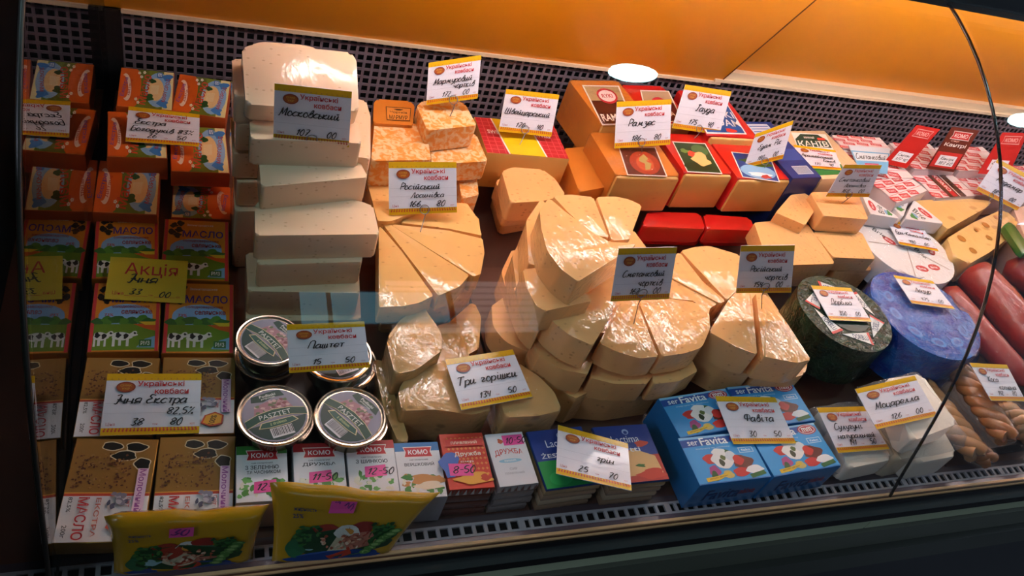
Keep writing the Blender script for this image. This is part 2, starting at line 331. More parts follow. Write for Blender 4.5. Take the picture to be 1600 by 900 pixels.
# ================================================================== THE SETTING
YB = 1.13; XE = -.113; XS = .882
PROF = [(0.3637, 0.0105), (0.3726, 0.0415), (0.3811, 0.0732), (0.3896, 0.1053), (0.3986, 0.1376), (0.4083, 0.1698), (0.4192, 0.2016), (0.4313, 0.2328), (0.445, 0.2632), (0.4604, 0.2926), (0.4776, 0.3208), (0.4967, 0.3476), (0.5178, 0.3729), (0.5407, 0.3965), (0.5654, 0.4183), (0.5919, 0.4382), (0.62, 0.4562), (0.6494, 0.4721), (0.6799, 0.4859), (0.7113, 0.4976), (0.7432, 0.5071), (0.7751, 0.5144)]
def struct(name, me, parent=None):
    o = link(name, me, parent)
    if not parent: o['kind'] = 'structure'
    return o
room_floor = struct('floor', boxes([(-4, -4.5, -.95, 6, 3, -.93)], mat('#3a3733', .4)))
struct('ceiling', boxes([(-4, -4.5, 2.32, 6, 3, 2.36)], mat('#5a5a5c', .6)))
struct('wall_back', boxes([(-4, 2.6, -.93, 6, 2.7, 2.32)], mat('#6b5a48', .6)))
struct('wall_front', boxes([(-4, -4.5, -.93, 6, -4.4, 2.32)], mat('#454648', .6)))
# window behind the photographer, seen only as a reflection in the glass
sw = link('window_1', boxes([(.68, -4.36, .80, 1.72, -4.34, 1.57)], mat('#74b4c8', .5, emit=WINDOW*1.5))); sw['kind'] = 'structure'
link('window_frame', boxes([(.64, -4.38, .76, 1.76, -4.32, .80), (.64, -4.38, 1.57, 1.76, -4.32, 1.61), (.64, -4.38, .76, .68, -4.32, 1.61), (1.72, -4.38, .76, 1.76, -4.32, 1.61), (.86, -4.38, .8, .89, -4.32, 1.57)], mat('#8fb9c8', .5)), sw)
sw = link('window_2', boxes([(1.3+k*.0, -4.365, .55+k*.17, 2.4, -4.345, .69+k*.17) for k in range(8)], mat('#c9c2c0', .5, emit=1.5))); sw['kind'] = 'structure'
for lb, x, st in (('added fill light panel left behind the photographer', -2.4, 19), ('added fill light panel right behind the photographer', 5.0, 24)):  # unseen emitters added as fill, to brighten the fronts of goods and case
    t = thing('added_fill_panel', lb, 'lamp', frame((x, -.9, 2.30)), 'added fill light panels')
    link('panel_frame', boxes([(-.34, -.64, 0, .34, .64, .02)], mat('#c9c9c9', .4)), t); link('diffuser', boxes([(-.3, -.6, -.006, .3, .6, -.001)], mat('#cfe0ff', .5, emit=st)), t)
# ceiling downlights (the two nearest show as reflections in the curved glass)
for i, (x, y, lb) in enumerate(((1.4, .53, 'round ceiling downlight nearest above the cheese counter'), (3.33, .53, 'round ceiling downlight farther right above the counter'), (-.65, .53, 'round ceiling downlight at the left end of the row'))):
    t = thing('ceiling_downlight', lb, 'lamp', frame((x, y, 2.285)), 'ceiling downlights')
    bm = bmesh.new(); bmesh.ops.create_cone(bm, cap_ends=True, segments=32, radius1=.125, radius2=.11, depth=.035); link('housing', from_bm(bm, mat('#c9c9c9', .4)), t)
    bm = bmesh.new(); bmesh.ops.create_circle(bm, cap_ends=True, segments=32, radius=.095); bmesh.ops.reverse_faces(bm, faces=bm.faces)
    bmesh.ops.translate(bm, verts=bm.verts, vec=(0, 0, -.019)); link('diffuser', from_bm(bm, mat('#b4ecf4', .5, emit=DOWNLIGHT)), t)

# display case
case = thing('display_case', 'refrigerated glass fronted deli display case with orange back panel', 'display case', Matrix.Identity(4))
def cpart(n, me, label=None): return link(n, me, case, label=label)
XL, XR = -.62, 3.3
for i in range(12):                                   # deck plates with open joints
    a = XL+i*.33; cpart('deck_plate', boxes([(a, .40, -.012, a+.326, YB+.02, 0)], M_DECK))
cpart('deck_tray', boxes([(XL, .35, -.03, XR, YB+.03, -.014)], M_BLACK))
# perforated back grille: bars between square holes
p = .0138; L = []; x = XL
while x < XR: L.append((x, YB, .0, x+.0042, YB+.002, .175)); x += p
for k in range(14): L.append((XL, YB+.0003, k*p-.002, XR, YB+.0023, k*p+.0022))
cpart('back_grille', boxes(L, M_GRID), 'grey perforated grille')
cpart('duct_backing', boxes([(XL, YB+.04, -.01, XR, YB+.05, .18)], M_BLACK))
# front air grille, ledge, double trim and the front of the cabinet
L = [(XL, .3775, .001, XR, .3803, .004), (XL, .3903, .001, XR, .3935, .004)]; x = XL; k = 0
while x < XR: L.append((x, .3800, .001, x+(.0042 if k % 14 else .008), .3905, .004)); x += .0138; k += 1
cpart('front_grille', boxes(L, mat('#a9a9ae', .4)), 'grey slotted air grille along the front edge')
cpart('front_lip', boxes([(XL, .3935, -.002, XR, .402, .003)], mat('#4b3f44', .4)))
cpart('front_ledge', boxes([(XL, .3685, -.002, XR, .3775, .0035)], mat('#6a5a62', .25, 0, .6)), 'glossy mauve ledge under the glass')
cpart('front_shelf_edge', boxes([(XL, .3658, -.003, XR, .3685, .006)], mat('#5a2c18', .4)))
cpart('front_trim', boxes([(XL, .3660, .006, XR, .3695, .0088)], mat('#f0c48c', .35)), 'upper cream metal edge strip')
cpart('front_trim', boxes([(XL, .3638, -.001, XR, .3658, .0020)], mat('#e8b880', .35)), 'lower cream metal edge strip')
cpart('lip_shade_box', boxes([(XL, .3675, -.022, XR, .375, -.003)], mat('#2a2418', .5)))  # dark colour stands in for the shade under the front lip
cpart('front_fascia', boxes([(XL, .362, -.080, .90, .372, -.022), (.903, .362, -.080, XR, .372, -.022)], M_FASCIA), 'grey green front panel')
cpart('bumper_rail', boxes([(XL, .357, -.132, XR, .372, -.083)], mat('#5a6050', .45)))
cpart('bumper_rail', boxes([(XL, .350, -.195, XR, .372, -.142)], mat('#3c4238', .45)))
cpart('base_panel', boxes([(XL, .360, -.9, XR, .385, -.20)], mat('#24282e', .5)))
# orange back panels leaning towards the shopper, one per case module
def lean(x0, x1, y0, z0, y1, z1, th, m):
    V = [(x, y, z) for x in (x0, x1) for y, z in ((y0, z0), (y1, z1), (y1+th, z1+th*.5), (y0+th, z0+th*.5))]
    return mesh(V, [(0, 1, 2, 3), (7, 6, 5, 4), (0, 4, 5, 1), (1, 5, 6, 2), (2, 6, 7, 3), (3, 7, 4, 0)], m)
cpart('orange_back_panel', lean(XE, .901, YB-.004, .168, .955, .50, .008, M_PANEL), 'left orange panel')
cpart('orange_back_panel', lean(.900, XR, YB+.010, .188, .970, .50, .008, M_PANEL), 'right orange panel')
cpart('orange_back_panel', lean(XL, XE-.006, YB-.004, .168, .955, .50, .008, M_PANEL), 'orange panel of the next case on the left')
cpart('panel_joint', lean(.9011, .9032, YB-.0048, .168, .9542, .50, .006, mat('#6a3a0a', .6)))
cpart('panel_trim', boxes([(XL, YB-.008, .1625, .901, YB+.004, .168)], M_TRIM), 'thin cream trim under the left orange panel')
cpart('panel_trim', boxes([(.885, YB-.004, .170, XR, YB+.010, .188), (.885, YB-.010, .1685, XR, YB-.004, .174)], M_TRIM), 'wide cream ledge under the right orange panel')
cpart('canopy', boxes([(XL, .775, .515, XR, 1.0, .56)], mat('#23252a', .5)), 'dark canopy over the case')
cpart('canopy_seal', boxes([(XL, .770, .508, XR, .790, .516)], mat('#101114', .5)))
cpart('lamp_reflector', boxes([(.02, .835, .508, XR, .93, .514)], mat('#d8d6d2', .4)))
tb = [(x_, .885, .497) for x_ in (.12, 1.55)]
cpart('lamp_tube', tube(tb, .011, mat('#fff0ee', .5, emit=TUBE), 16), 'fluorescent tube'); cpart('lamp_tube', tube([(1.62, .885, .497), (3.1, .885, .497)], .011, mat('#fff0ee', .5, emit=TUBE), 16), 'second fluorescent tube')
for x_ in (.11, 1.555, 1.605): cpart('lamp_holder', boxes([(x_, .873, .484, x_+.012, .897, .512)], mat('#d0d0d0', .4)))
def pane(x0, x1):
    V = []; Fc = []; n = len(PROF); T = []
    for i, (y, z) in enumerate(PROF):
        a = PROF[max(i-1, 0)]; b = PROF[min(i+1, n-1)]; d = Vector((b[0]-a[0], b[1]-a[1])).normalized(); T.append((y-d.y*-.004*-1, z+d.x*.004))
    for x_ in (x0, x1): V += [(x_, y, z) for y, z in PROF]+[(x_, y, z) for y, z in T]
    for i in range(n-1): Fc += [(i, i+1, 2*n+i+1, 2*n+i), (n+i, 3*n+i, 3*n+i+1, n+i+1), (i, n+i, n+i+1, i+1), (2*n+i, 2*n+i+1, 3*n+i+1, 3*n+i)]
    me = mesh(V, Fc, M_GLASS, smooth=.6); return me
cpart('glass_pane', pane(XE+.002, XS-.0022), 'left curved front glass'); cpart('glass_pane', pane(XS+.0022, XR), 'right curved front glass')
cpart('glass_edge', tube([(XS, y, z) for y, z in PROF], .0021, mat('#15100c', .15, 0, 1), 8), 'dark ground edge where the two front panes meet')
# end glass with its rim; it mirrors the butter packs
n = len(PROF); pr_ = [(y, z) for y, z in PROF]+[(.955, .515), (YB-.004, .17), (YB-.004, .0), (.3637, 0)]
V = [(XE, y, z) for y, z in pr_]+[(XE-.005, y, z) for y, z in pr_]; k = len(pr_)
cpart('end_glass', mesh(V, [tuple(range(k)), tuple(range(k, 2*k))[::-1]]+[(i, i+k, (i+1) % k+k, (i+1) % k) for i in range(k)], M_SIDE), 'clear glass end panel that mirrors the butter')
cpart('end_glass_rim', tube([(XE-.0025, y, z) for y, z in PROF], .0022, mat('#3a3430', .35, .3), 8))
cpart('end_channel', boxes([(XE-.005, .372, 0, XE+.0008, YB, .010)], mat('#0c0c0e', .5)))
cpart('corner_post', boxes([(XE-.002, YB-.014, .0, XE+.020, YB+.001, .168)], mat('#0a0a0c', .5)))
cpart('added_dark_sheet', boxes([(XE-.10, .30, -.9, XE-.09, YB, .45)], mat('#050506', .7)))  # near-black sheet added beyond the end glass to keep that side dark
# ================================================================== PRINTED DESIGNS
def art_selyanske():
    A = Art(1, 1.2).part('printed_front', 'orange print with meadow, cows and violet heading'); A.rect('#e58a1e', 0, 0, 1, 1.2)
    A.rect('#d8343a', 0, 0, .05, 1.2); A.rect('#d8343a', .95, 0, 1, 1.2)
    A.rect('#6d8f1f', .05, .02, .95, .5); A.ell('#86b6e4', .5, .62, .40, .2); A.rect('#86b6e4', .1, .45, .9, .6)
    for i, x in enumerate((.12, .24, .36, .5, .62, .74, .86)): A.blob(('#2f6a2a', '#4e8a2c')[i % 2], x, .50+.02*(i % 3), .1, .07, i)
    A.rect('#6d8f1f', .05, .3, .95, .46); A.poly('#d85a1c', [(.62, .46), (.95, .47), (.95, .34), (.8, .38)]); A.poly('#e9c02c', [(.7, .5), (.95, .5), (.95, .44), (.8, .44)])
    A.poly('#7db6dc', [(.95, .25), (.8, .2), (.68, .06), (.95, .05)]); A.rect('#2e6d3a', .72, .07, .9, .19); A.text('#ffffff', 'РМЗ', .81, .13, .13, .07)
    for cx, s in ((.46, 1.), (.16, .75)):
        A.blob('#f2f0ec', cx, .25, .15*s, .075, 3, .12); A.rect('#f2f0ec', cx-.13*s, .08, cx-.09*s, .22); A.rect('#f2f0ec', cx+.07*s, .08, cx+.11*s, .22); A.rect('#f2f0ec', cx-.04, .09, cx, .2)
        A.blob('#f2f0ec', cx+.18*s, .29, .055, .04, 5); A.blob('#17161a', cx-.05, .27, .04, .04, 7); A.blob('#17161a', cx+.06*s, .25, .035, .05, 8); A.blob('#17161a', cx+.19*s, .3, .02, .02, 3)
    for i, (x, y) in enumerate(((.14, 1.08), (.22, .99), (.11, .94), (.24, 1.12), (.2, .87))): A.blob('#1c120e', x, y, .06, .05, i+11)
    A.text('#3a1b86', 'МАСЛО', .6, .91, .64, .14, bold=.035); A.text('#f6e7d8', 'Звенигородське', .55, 1.09, .42, .055)
    A.text('#a3241e', 'солодковершкове', .57, .76, .56, .05); A.text('#a3241e', 'селянське', .66, .67, .46, .07, bold=.02); A.text('#c22028', '73%', .25, .62, .13, .05)
    return A
def art_ekstra():
    A = Art(1.35, 1).part('printed_front', 'orange and blue print with daisies'); A.rect('#efe0a0', 0, 0, 1.35, 1); A.rect('#7d8c2c', .45, 0, 1.1, 1); A.poly('#6d7a26', [(.4, 0), (.95, 0), (.7, 1), (.4, 1)])
    A.ell('#8fb9e0', .98, .5, .33, .46); A.ell('#f2c98c', .92, .5, .2, .3); A.poly('#f3d8a4', [(.78, .36), (.98, .38), (1, .62), (.78, .6)]); A.blob('#2e5a26', .80, .72, .1, .07, 3); A.blob('#2e5a26', .76, .28, .12, .08, 5)
    A.blob('#3f86d0', 1.2, .84, .13, .10, 2); A.blob('#3f86d0', 1.12, .14, .13, .10, 6); A.text('#b8322c', 'МИРГОРОД', 1.18, .5, .62, .12, rot=80, bold=.03)
    A.rect('#3a6fb4', .93, .82, 1.06, .97); A.text('#ffffff', '83%', 1, .9, .1, .1)
    A.rect('#e2641c', 0, 0, .42, 1); A.ell('#e2641c', .42, .5, .12, .48); A.text('#d2452a', 'Масло', .62, .48, .8, .24, rot=82, bold=.03)
    A.ell('#f6d7c4', .17, .5, .13, .36, rot=8); A.ell('#e2641c', .11, .5, .11, .3, rot=8); A.text('#7a4aa0', 'Екстра', .13, .5, .5, .12, rot=82, bold=.03); A.text('#c03a24', 'ДИТЯЧЕ', .27, .5, .44, .07, rot=82, bold=.03)
    for i, (x, y) in enumerate(((.47, .9), (.53, .8), (.50, .12), (.44, .2), (.6, .92))):
        for a in range(5): A.ell('#f6f2ea', x+.025*math.cos(a*1.26), y+.025*math.sin(a*1.26), .016, .016, 8)
        A.ell('#e6b32c', x, y, .012, .012, 8)
    return A
def art_gold():
    A = Art(1, 1.42).part('printed_front', 'gold and white wrapper print with black cow spots'); A.rect(('#9c7034', .3), 0, 0, 1, 1.42); A.rect('#e9e7ec', 0, 0, 1, .6); A.rect('#c8402a', 0, .6, 1, .635); A.rect('#e6a23a', 0, .635, 1, .65)
    for i, (x, y, rx, ry) in enumerate(((.45, 1.31, .14, .07), (.75, 1.3, .15, .075), (.62, 1.17, .17, .075), (.86, 1.05, .11, .10))): A.blob('#e8d6b4', x, y, rx*.85+.014, ry*.85+.014, i+3, .1, 26); A.blob('#14110f', x, y, rx*.85, ry*.85, i+3, .1, 26)
    A.grid_noise(['#6a3a24', '#7c4c2c', '#5c3020', '#a87c44'], .05, .70, .72, 1.2, 150, .016, 4)
    A.text(RED, 'МАСЛО', .25, .29, .56, .13, rot=-90, bold=.04); A.text('#c86a5c', 'ЕКСТРА', .42, .30, .52, .06, rot=-90, bold=.02)
    A.text('#3b3a44', '82,5%', .09, .47, .2, .055, rot=-90); A.text('#3b3a44', '200г', .09, .12, .16, .055, rot=-90)
    A.rect('#ecc6e0', .82, .35, .95, .97); A.text('#a04fa0', 'Молочний', .885, .66, .6, .085, rot=-90, bold=.035); A.text('#c84a50', 'Світ', .77, .5, .13, .05, rot=-90)
    A.grid_noise(['#5a5870', '#8a8598', '#bdb9c6'], .52, .42, .74, .62, 14, .035, 2)
    A.poly('#c0442c', [(.55, .16), (.68, .1), (.84, .14), (.86, .3), (.74, .36), (.6, .3)]); A.poly('#e6a52c', [(.58, .17), (.68, .125), (.82, .16), (.835, .29), (.74, .335), (.62, .29)]); A.text('#1d1512', '100%', .71, .22, .17, .08, rot=75, bold=.03)
    return A
def art_komo(title, top, sub, sticker=None, photo='#6fae5a'):
    A = Art(1, 1.25).part('printed_front', 'white label with red heading plaque'); A.rect('#e8e6ea', 0, 0, 1, 1.25); A.rect(top, 0, 1.05, 1, 1.25)
    A.poly('#f6e9e4', [(.18, 1.15), (.84, 1.15), (.80, 1.03), (.84, .90), (.18, .90), (.22, 1.03)]); A.poly('#cc2630', [(.2, 1.13), (.82, 1.13), (.78, 1.03), (.82, .92), (.2, .92), (.24, 1.03)]); A.text('#ffffff', 'КОМО', .51, 1.025, .44, .11, bold=.04)
    A.text('#33323a', 'СИР ПЛАВЛЕНИЙ', .5, .85, .42, .04); A.text('#2a2930', title, .5, .75, .66, .09, bold=.04)
    if sub: A.text('#2a2930', sub, .53, .64, .66, .08, bold=.04)
    A.grid_noise([photo, '#4c8a3c', '#e7e2d0'], .05, .1, .95, .5, 26, .07, len(title))
    if photo == '#c98a4a': A.blob('#c98a4a', .6, .38, .36, .14, 3); A.blob('#f0dcc0', .65, .26, .3, .08, 5); A.blob('#2f7a30', .2, .45, .12, .06, 6)
    if sticker:
        A.part('price_sticker', 'pink price sticker'); x, y, s = sticker; A.poly('#ea4f9c', [(x-.22, y-.13), (x+.23, y-.10), (x+.22, y+.16), (x-.21, y+.12)]); A.hand(INK, s, x-.16, y-.06, .2)
    return A
def art_druzhba(kind):
    A = Art(1, 1.3).part('printed_front')
    if kind: 
        A.rect('#d5402c', 0, 0, 1, 1.3)
        for i in range(9): strip(A, '#e58a48', .1, .2+i*.12, .98, .2+i*.12, .035, 9)
        A.blob('#4468b8', .1, .55, .2, .32, 2); A.rect('#cc2e26', .1, .98, .95, 1.16); A.text('#f4dcc0', 'ПЛАВЛЕНИЙ', .52, 1.07, .6, .08, bold=.02); A.text('#f6e6d8', 'Дружба', .55, .78, .6, .13, bold=.02)
        A.blob('#e7a43c', .6, .22, .4, .12, 5); A.blob('#c23c24', .84, .22, .12, .07, 7); A.text('#f6e6d8', 'сир', .5, .6, .3, .05)
        A.part('price_sticker', 'pink price sticker'); A.poly('#ea4f9c', [(.06, .3), (.58, .27), (.6, .55), (.07, .58)]); A.hand(INK, '8-50', .14, .35, .22)
    else:
        A.rect('#dcdbe0', 0, 0, 1, 1.3); A.text('#c93a30', 'ДРУЖБА', .48, .78, .74, .16, bold=.04, arc=.05); A.ell('#8fc0d8', .46, .6, .3, .05); A.text('#e8e8ea', 'mmmm', .46, .6, .3, .05, bold=.03)
        A.text('#a2a0a8', 'СИР', .48, .4, .2, .06); A.text('#a2a0a8', 'ПЛАВЛЕНИЙ', .48, .3, .5, .06); A.blob('#c25a3c', .34, 1.1, .07, .07, 3)
        A.part('price_sticker', 'pink price sticker'); A.poly('#ea4f9c', [(.42, .98), (.96, .98), (.96, 1.24), (.42, 1.24)]); A.hand(INK, '10-50', .48, 1.03, .2)
    return A
def art_slices(k):
    A = Art(1, 1).part('printed_front', 'deep blue and green print' if k == 0 else 'deep blue print with yellow cheese slices'); A.rect('#17398c', 0, 0, 1, 1); A.ell('#aebfe6', .55, .88, .06, .05); A.ell('#17398c', .55, .87, .035, .03)
    if k == 0:
        A.text('#e9ecf4', 'Lactima', .5, .75, .5, .13, bold=0); A.text('#eef0f4', 'ŻESZCZUP', .5, .55, .8, .1, bold=.02); A.rect('#1f9a4c', 0, 0, 1, .46); A.ell('#e8efe4', .45, .4, .14, .035); A.blob('#157a3c', .6, .2, .3, .14, 3); A.ell('#2fae5c', .3, .15, .2, .12)
    else:
        A.text('#e9ecf4', 'Lactima', .5, .75, .5, .13, bold=0); A.rect('#b32c1e', .0, .0, 1, .45); A.blob('#c83a22', .35, .48, .3, .12, 3); A.poly('#e8b878', [(.25, .1), (.95, .12), (.92, .42), (.55, .58), (.3, .4)]); A.text('#eef0f4', 'tti', .6, .56, .2, .08)
        A.blob('#c83a22', .75, .12, .25, .08, 5); A.blob('#2f6a2a', .6, .27, .08, .03, 6); A.blob('#c83a22', .75, .65, .12, .06, 8)
    return A
def art_favita():
    A = Art(1.35, 1).part('printed_front', 'light blue print with feta cubes and tomatoes'); A.rect('#3d9fe0', 0, 0, 1.35, 1); A.rect('#8cc8ee', 0, .95, 1.35, 1)
    A.poly('#1d4ea4', [(0, .78), (.92, .82), (1.0, .96), (0, .94)]); A.text('#f4f6fa', 'ser', .22, .86, .2, .09, bold=.01); A.text('#ffffff', 'Favita', .62, .88, .52, .17, bold=.02)
    A.ell('#c22730', 1.13, .87, .19, .115); A.ell('#f0e6ea', 1.13, .87, .165, .095); A.ell('#c22730', 1.13, .87, .15, .082); A.text('#ffffff', 'mm', 1.13, .87, .2, .1, bold=.05)
    A.text('#d8ecf8', 'tradycyjny ser salatkowy', .55, .73, .65, .04, bold=0); A.rect('#bfe0f4', 1.0, .56, 1.28, .68); A.rect('#3d9fe0', 1.015, .575, 1.265, .665); A.text('#e8f4fa', 'fakt', 1.14, .62, .18, .05)
    for c, x, y, rx, ry, s in (('#6d2c1e', .96, .38, .2, .15, 4), ('#d0362c', .40, .50, .13, .11, 2), ('#b04a86', .38, .25, .1, .12, 9), ('#2f5a26', .35, .15, .06, .1, 5), ('#2f5a26', .72, .6, .12, .08, 3), ('#f4f2ee', .62, .45, .22, .16, 1), ('#f4f2ee', .62, .62, .13, .09, 6), ('#dfe4e8', .8, .52, .11, .1, 12),
                            ('#d0362c', .9, .42, .1, .1, 7), ('#cc2e26', .86, .17, .16, .1, 8), ('#d9c06c', .6, .15, .1, .08, 10), ('#2e3a20', .58, .4, .05, .07, 13), ('#5a6a2e', .64, .5, .05, .05, 14)): A.blob(c, x, y, rx, ry, s, .12)
    A.blob('#f2f4f6', 1.12, .2, .17, .08, 11, .1); A.poly('#2f6a2e', [(.98, .1), (1.28, .16), (1.3, .08), (1.0, .02)]); A.poly('#e8c22c', [(.16, .12), (.4, .14), (.62, .2), (.63, .15), (.4, .06), (.16, .04)]); A.text('#5a3a1e', 'FETOWY SEROWY', .4, .11, .36, .028, rot=7)
    A.rect('#2a6fb8', 0, 0, 1.35, .02)
    return A
def art_pasztet(rot):
    A = Art(2, 2).part('printed_lid', 'printed foil lid in green and white'); r = math.radians(rot)
    def tr(x, y): return (1+x*math.cos(r)-y*math.sin(r), 1+x*math.sin(r)+y*math.cos(r))
    def pl(c, pts): A.poly(c, [tr(*q) for q in pts])
    def arcp(a0, a1, rad): return [(rad*math.cos(math.radians(a0+(a1-a0)*i/10)), rad*math.sin(math.radians(a0+(a1-a0)*i/10))) for i in range(11)]
    A.ell(('#9a94a8', .45), 1, 1, .97, .97, 40)
    for q in range(5): pl('#9a96a8', [(x*(.93-q*.05), y*(.93-q*.05)) for x, y in arcp(150, 185, 1)]+[(x*(.92-q*.05), y*(.92-q*.05)) for x, y in arcp(185, 150, 1)])
    pl('#0a3c3a', arcp(196, 344, .93)); pl('#0f3f34', [(-.55, .62), (-.2, .55), (.15, .65), (.5, .62), (.42, .86), (.1, .88), (-.2, .84), (-.5, .82)])
    A.text('#eef0ee', 'Podlaski', *tr(0, .76), .5, .1, rot=rot); A.text('#eef0ee', 'przysmak', *tr(0, .66), .44, .08, rot=rot)
    rr = random.Random(3)
    pl('#b4808c', [(-.62, .1), (-.5, .45), (0, .55), (.5, .42), (.62, .12), (0, .05)])
    for _ in range(34): x, y = rr.uniform(-.5, .5), rr.uniform(.12, .5); A.blob(rr.choice(['#c79aa0', '#8a5058', '#dcb8b8', '#6f7a58', '#a86a70']), *tr(x, y), .07, .05, _, n=8)
    B = [(-.93, -.12), (-.5, .02), (0, .08), (.5, .02), (.93, -.12)]; pl('#e9d9a8', [(x, y+.13) for x, y in B]+[(x, y-.17) for x, y in B[::-1]]); pl('#0f4a3c', [(x, y+.11) for x, y in B]+[(x, y-.15) for x, y in B[::-1]])
    A.text('#e8ece8', 'PASZTET', *tr(0, .0), .98, .17, rot=rot, bold=.0); pl('#e9d9a8', [(-.5, -.2), (.5, -.2), (.62, -.38), (.3, -.44), (-.3, -.44), (-.62, -.38)]); pl('#12544a', [(-.47, -.22), (.47, -.22), (.58, -.37), (.3, -.42), (-.3, -.42), (-.58, -.37)]); A.text('#cfe0a0', 'z drobiem', *tr(0, -.30), .5, .11, rot=rot, bold=0)
    pl('#e6e4ea', [(-.32, -.47), (.36, -.47), (.36, -.82), (-.32, -.82)])
    x = -.28
    while x < .32: wv = rr.choice((.012, .02, .03)); pl('#2b2a33', [(x, -.49), (x+wv, -.49), (x+wv, -.76), (x, -.76)]); x += wv+rr.choice((.014, .022))
    return A

# ================================================================== OBJECTS
Z1 = (0, 0, 1)
# ---- butter packs: two columns, on top of one another where the photograph shows the lower ones
AG, AS, AE = art_gold(), art_selyanske(), art_ekstra()
GW, GS = mat('#a8762c', .3, .6), mat('#c77a1c', .4)
T = .045
def butter(kind, label, px, z=T, h=.022, flip=False):
    art, side = {'g': (AG, GW), 's': (AS, GS), 'e': (AE, mat('#c9581c', .4))}[kind]
    nm = 'butter_pack'; grp = {'g': 'gold wrapped butter packs', 's': 'orange meadow butter packs', 'e': 'orange extra butter packs'}[kind]
    c, ux, w_, l = fitbox(px, z); M = frame(c-Vector((0, 0, h)), -ux if flip else ux); r = thing(nm, label, 'butter', M, grp)
    link('wrapper', box(w_*.985, l*.985, h, side, bev=.0018), r); g = .001; w_ *= .985; l *= .985
    art.build(r, [(-w_/2+g, l/2-g, h), (w_/2-g, l/2-g, h), (w_/2-g, -l/2+g, h), (-w_/2+g, -l/2+g, h)])
butter('g', 'gold and white butter pack at the front left corner of the counter', [(107, 685), (240, 683), (235, 850), (91, 848)])
butter('g', 'gold and white butter pack at the front, touching the herb cheese carton', [(242, 682), (366, 679), (368, 845), (238, 850)])
butter('g', 'gold and white butter pack behind the front left one, under the tag at 38 80', [(133, 557), (251, 558), (240, 682), (113, 685)])
butter('g', 'gold and white butter pack beside the lower left pate tin', [(254, 557), (369, 557), (368, 679), (243, 682)])
butter('s', 'orange meadow butter pack left in the nearer row, touching the gold packs', [(147, 442), (252, 441), (250, 551), (134, 551)])
butter('s', 'orange meadow butter pack right in the nearer row, beside the upper pate tin', [(257, 441), (364, 443), (368, 554), (254, 553)])
butter('s', 'orange meadow butter pack left in the farther row, behind the yellow sale tag', [(152, 337), (249, 338), (248, 436), (139, 436)])
butter('s', 'orange meadow butter pack right in the farther row, upper right of the sale tag', [(254, 341), (355, 346), (362, 441), (252, 438)])
butter('e', 'orange extra butter pack turned half under its meadow neighbour, left column', [(154, 250), (250, 256), (248, 337), (144, 332)], .06, .035)
butter('e', 'orange extra butter pack lying lower and turned round, right column', [(268, 287), (360, 292), (362, 345), (268, 340)], .032, .022, True)
butter('e', 'orange extra butter pack left column, under the tag at 26 50', [(170, 173), (262, 178), (258, 248), (163, 246)], .085, .036)
butter('e', 'orange extra butter pack right column, beside the tag at 26 50', [(268, 196), (356, 200), (356, 272), (262, 268)], .072, .025)
butter('e', 'orange extra butter pack at the back left corner by the grille', [(189, 103), (273, 115), (270, 172), (180, 168)], .085, .036)
butter('e', 'orange extra butter pack at the back, nearest the pale cheese stack', [(276, 115), (358, 126), (357, 187), (271, 174)], .085, .036)
# lower butter layer, seen between the stacks
for i, (px, lb) in enumerate((([(148, 440), (368, 440), (368, 556), (132, 556)], 'lower pair of butter packs under the nearer meadow row'), ([(107, 557), (369, 557), (367, 800), (112, 802)], 'lower tray of butter packs under the gold wrapped ones'), ([(160, 250), (362, 262), (362, 436), (142, 436)], 'lower butter packs under the farther meadow row'), ([(180, 150), (352, 165), (358, 268), (160, 255)], 'lower butter packs under the extra packs at the back'))):
    c, ux, w_, l = fitbox(px, .022); o = link('butter_case', box(w_*.93, l*.95, (.0205, .0205, .008, .044)[i], mat('#6f4a20', .5), bev=.001), None, frame((c.x, c.y, .001), ux)); tag(o, lb, 'carton', 'cartons under the butter')
# ---- pale cheese stack (left)
N = 'cheese_block'; G = 'pale cheese blocks stacked on the left'
def cb(label, px, z, h, m=MOSK, g=G, **k): return slab(N, label, 'cheese', px, z, h, m, g, **k)
tn = Vector((0, -.36, .93)).normalized(); a1 = P(470, 170, .262)
cb('pale cheese slab tilted on top of the left stack, behind the tag at 107', [(378, 76), (392, 70), (470, 74), (548, 82), (557, 94), (561, 174), (384, 163)], None, .03, a=a1, n=tn, bev=.004, rad=.006)
cb('pale cheese block under the tilted slab, its face half behind the tag at 107', [(390, 188), (470, 182), (560, 190), (565, 224), (392, 217)], .232, .036)
cb('pale cheese block third from the top, with the wire of the tag stuck in it', [(404, 242), (412, 235), (552, 234), (575, 277), (408, 292)], .196, .036)
cb('pale pink cheese block with a bright front edge, largest of the left stack', [(398, 320), (412, 309), (560, 313), (583, 322), (593, 366), (399, 368)], .162, .038, bev=.004)
cb('shaded cheese block just below the pink one', [(402, 400), (566, 398), (566, 409), (402, 414)], .124, .037)
cb('shaded cheese block third from the deck, sticking out on the left', [(384, 395), (560, 392), (562, 458), (387, 455)], .087, .04)
cb('shaded cheese block on the deck behind the pate tins', [(384, 455), (562, 450), (564, 500), (384, 502)], .046, .045)
for i, (z, dx) in enumerate(((.26, 0), (.222, 3), (.18, -2), (.14, 4), (.10, 1))):
    cb(('cheese block at the back left, %s, its edge showing beside the stack' % ('topmost', 'second from the top', 'middle one', 'second from the deck', 'lowest'))[i] if 0 else 'cheese block behind the left stack, %s of its column' % ('topmost', 'second', 'third', 'fourth', 'lowest')[i],
       [(362+dx, 92+i*45), (430, 92+i*45), (430, 150+i*45), (366+dx, 150+i*45)], z, .037 if i < 4 else .098)
cb('cheese slab leaning at the back right of the left stack', [(548, 152), (572, 158), (579, 182), (579, 248), (556, 245)], .205, .09)
cb('rounded end of a cheese block peeping over the tilted slab', [(392, 70), (410, 65), (470, 70), (500, 76), (480, 84), (398, 80)], .275, .03)
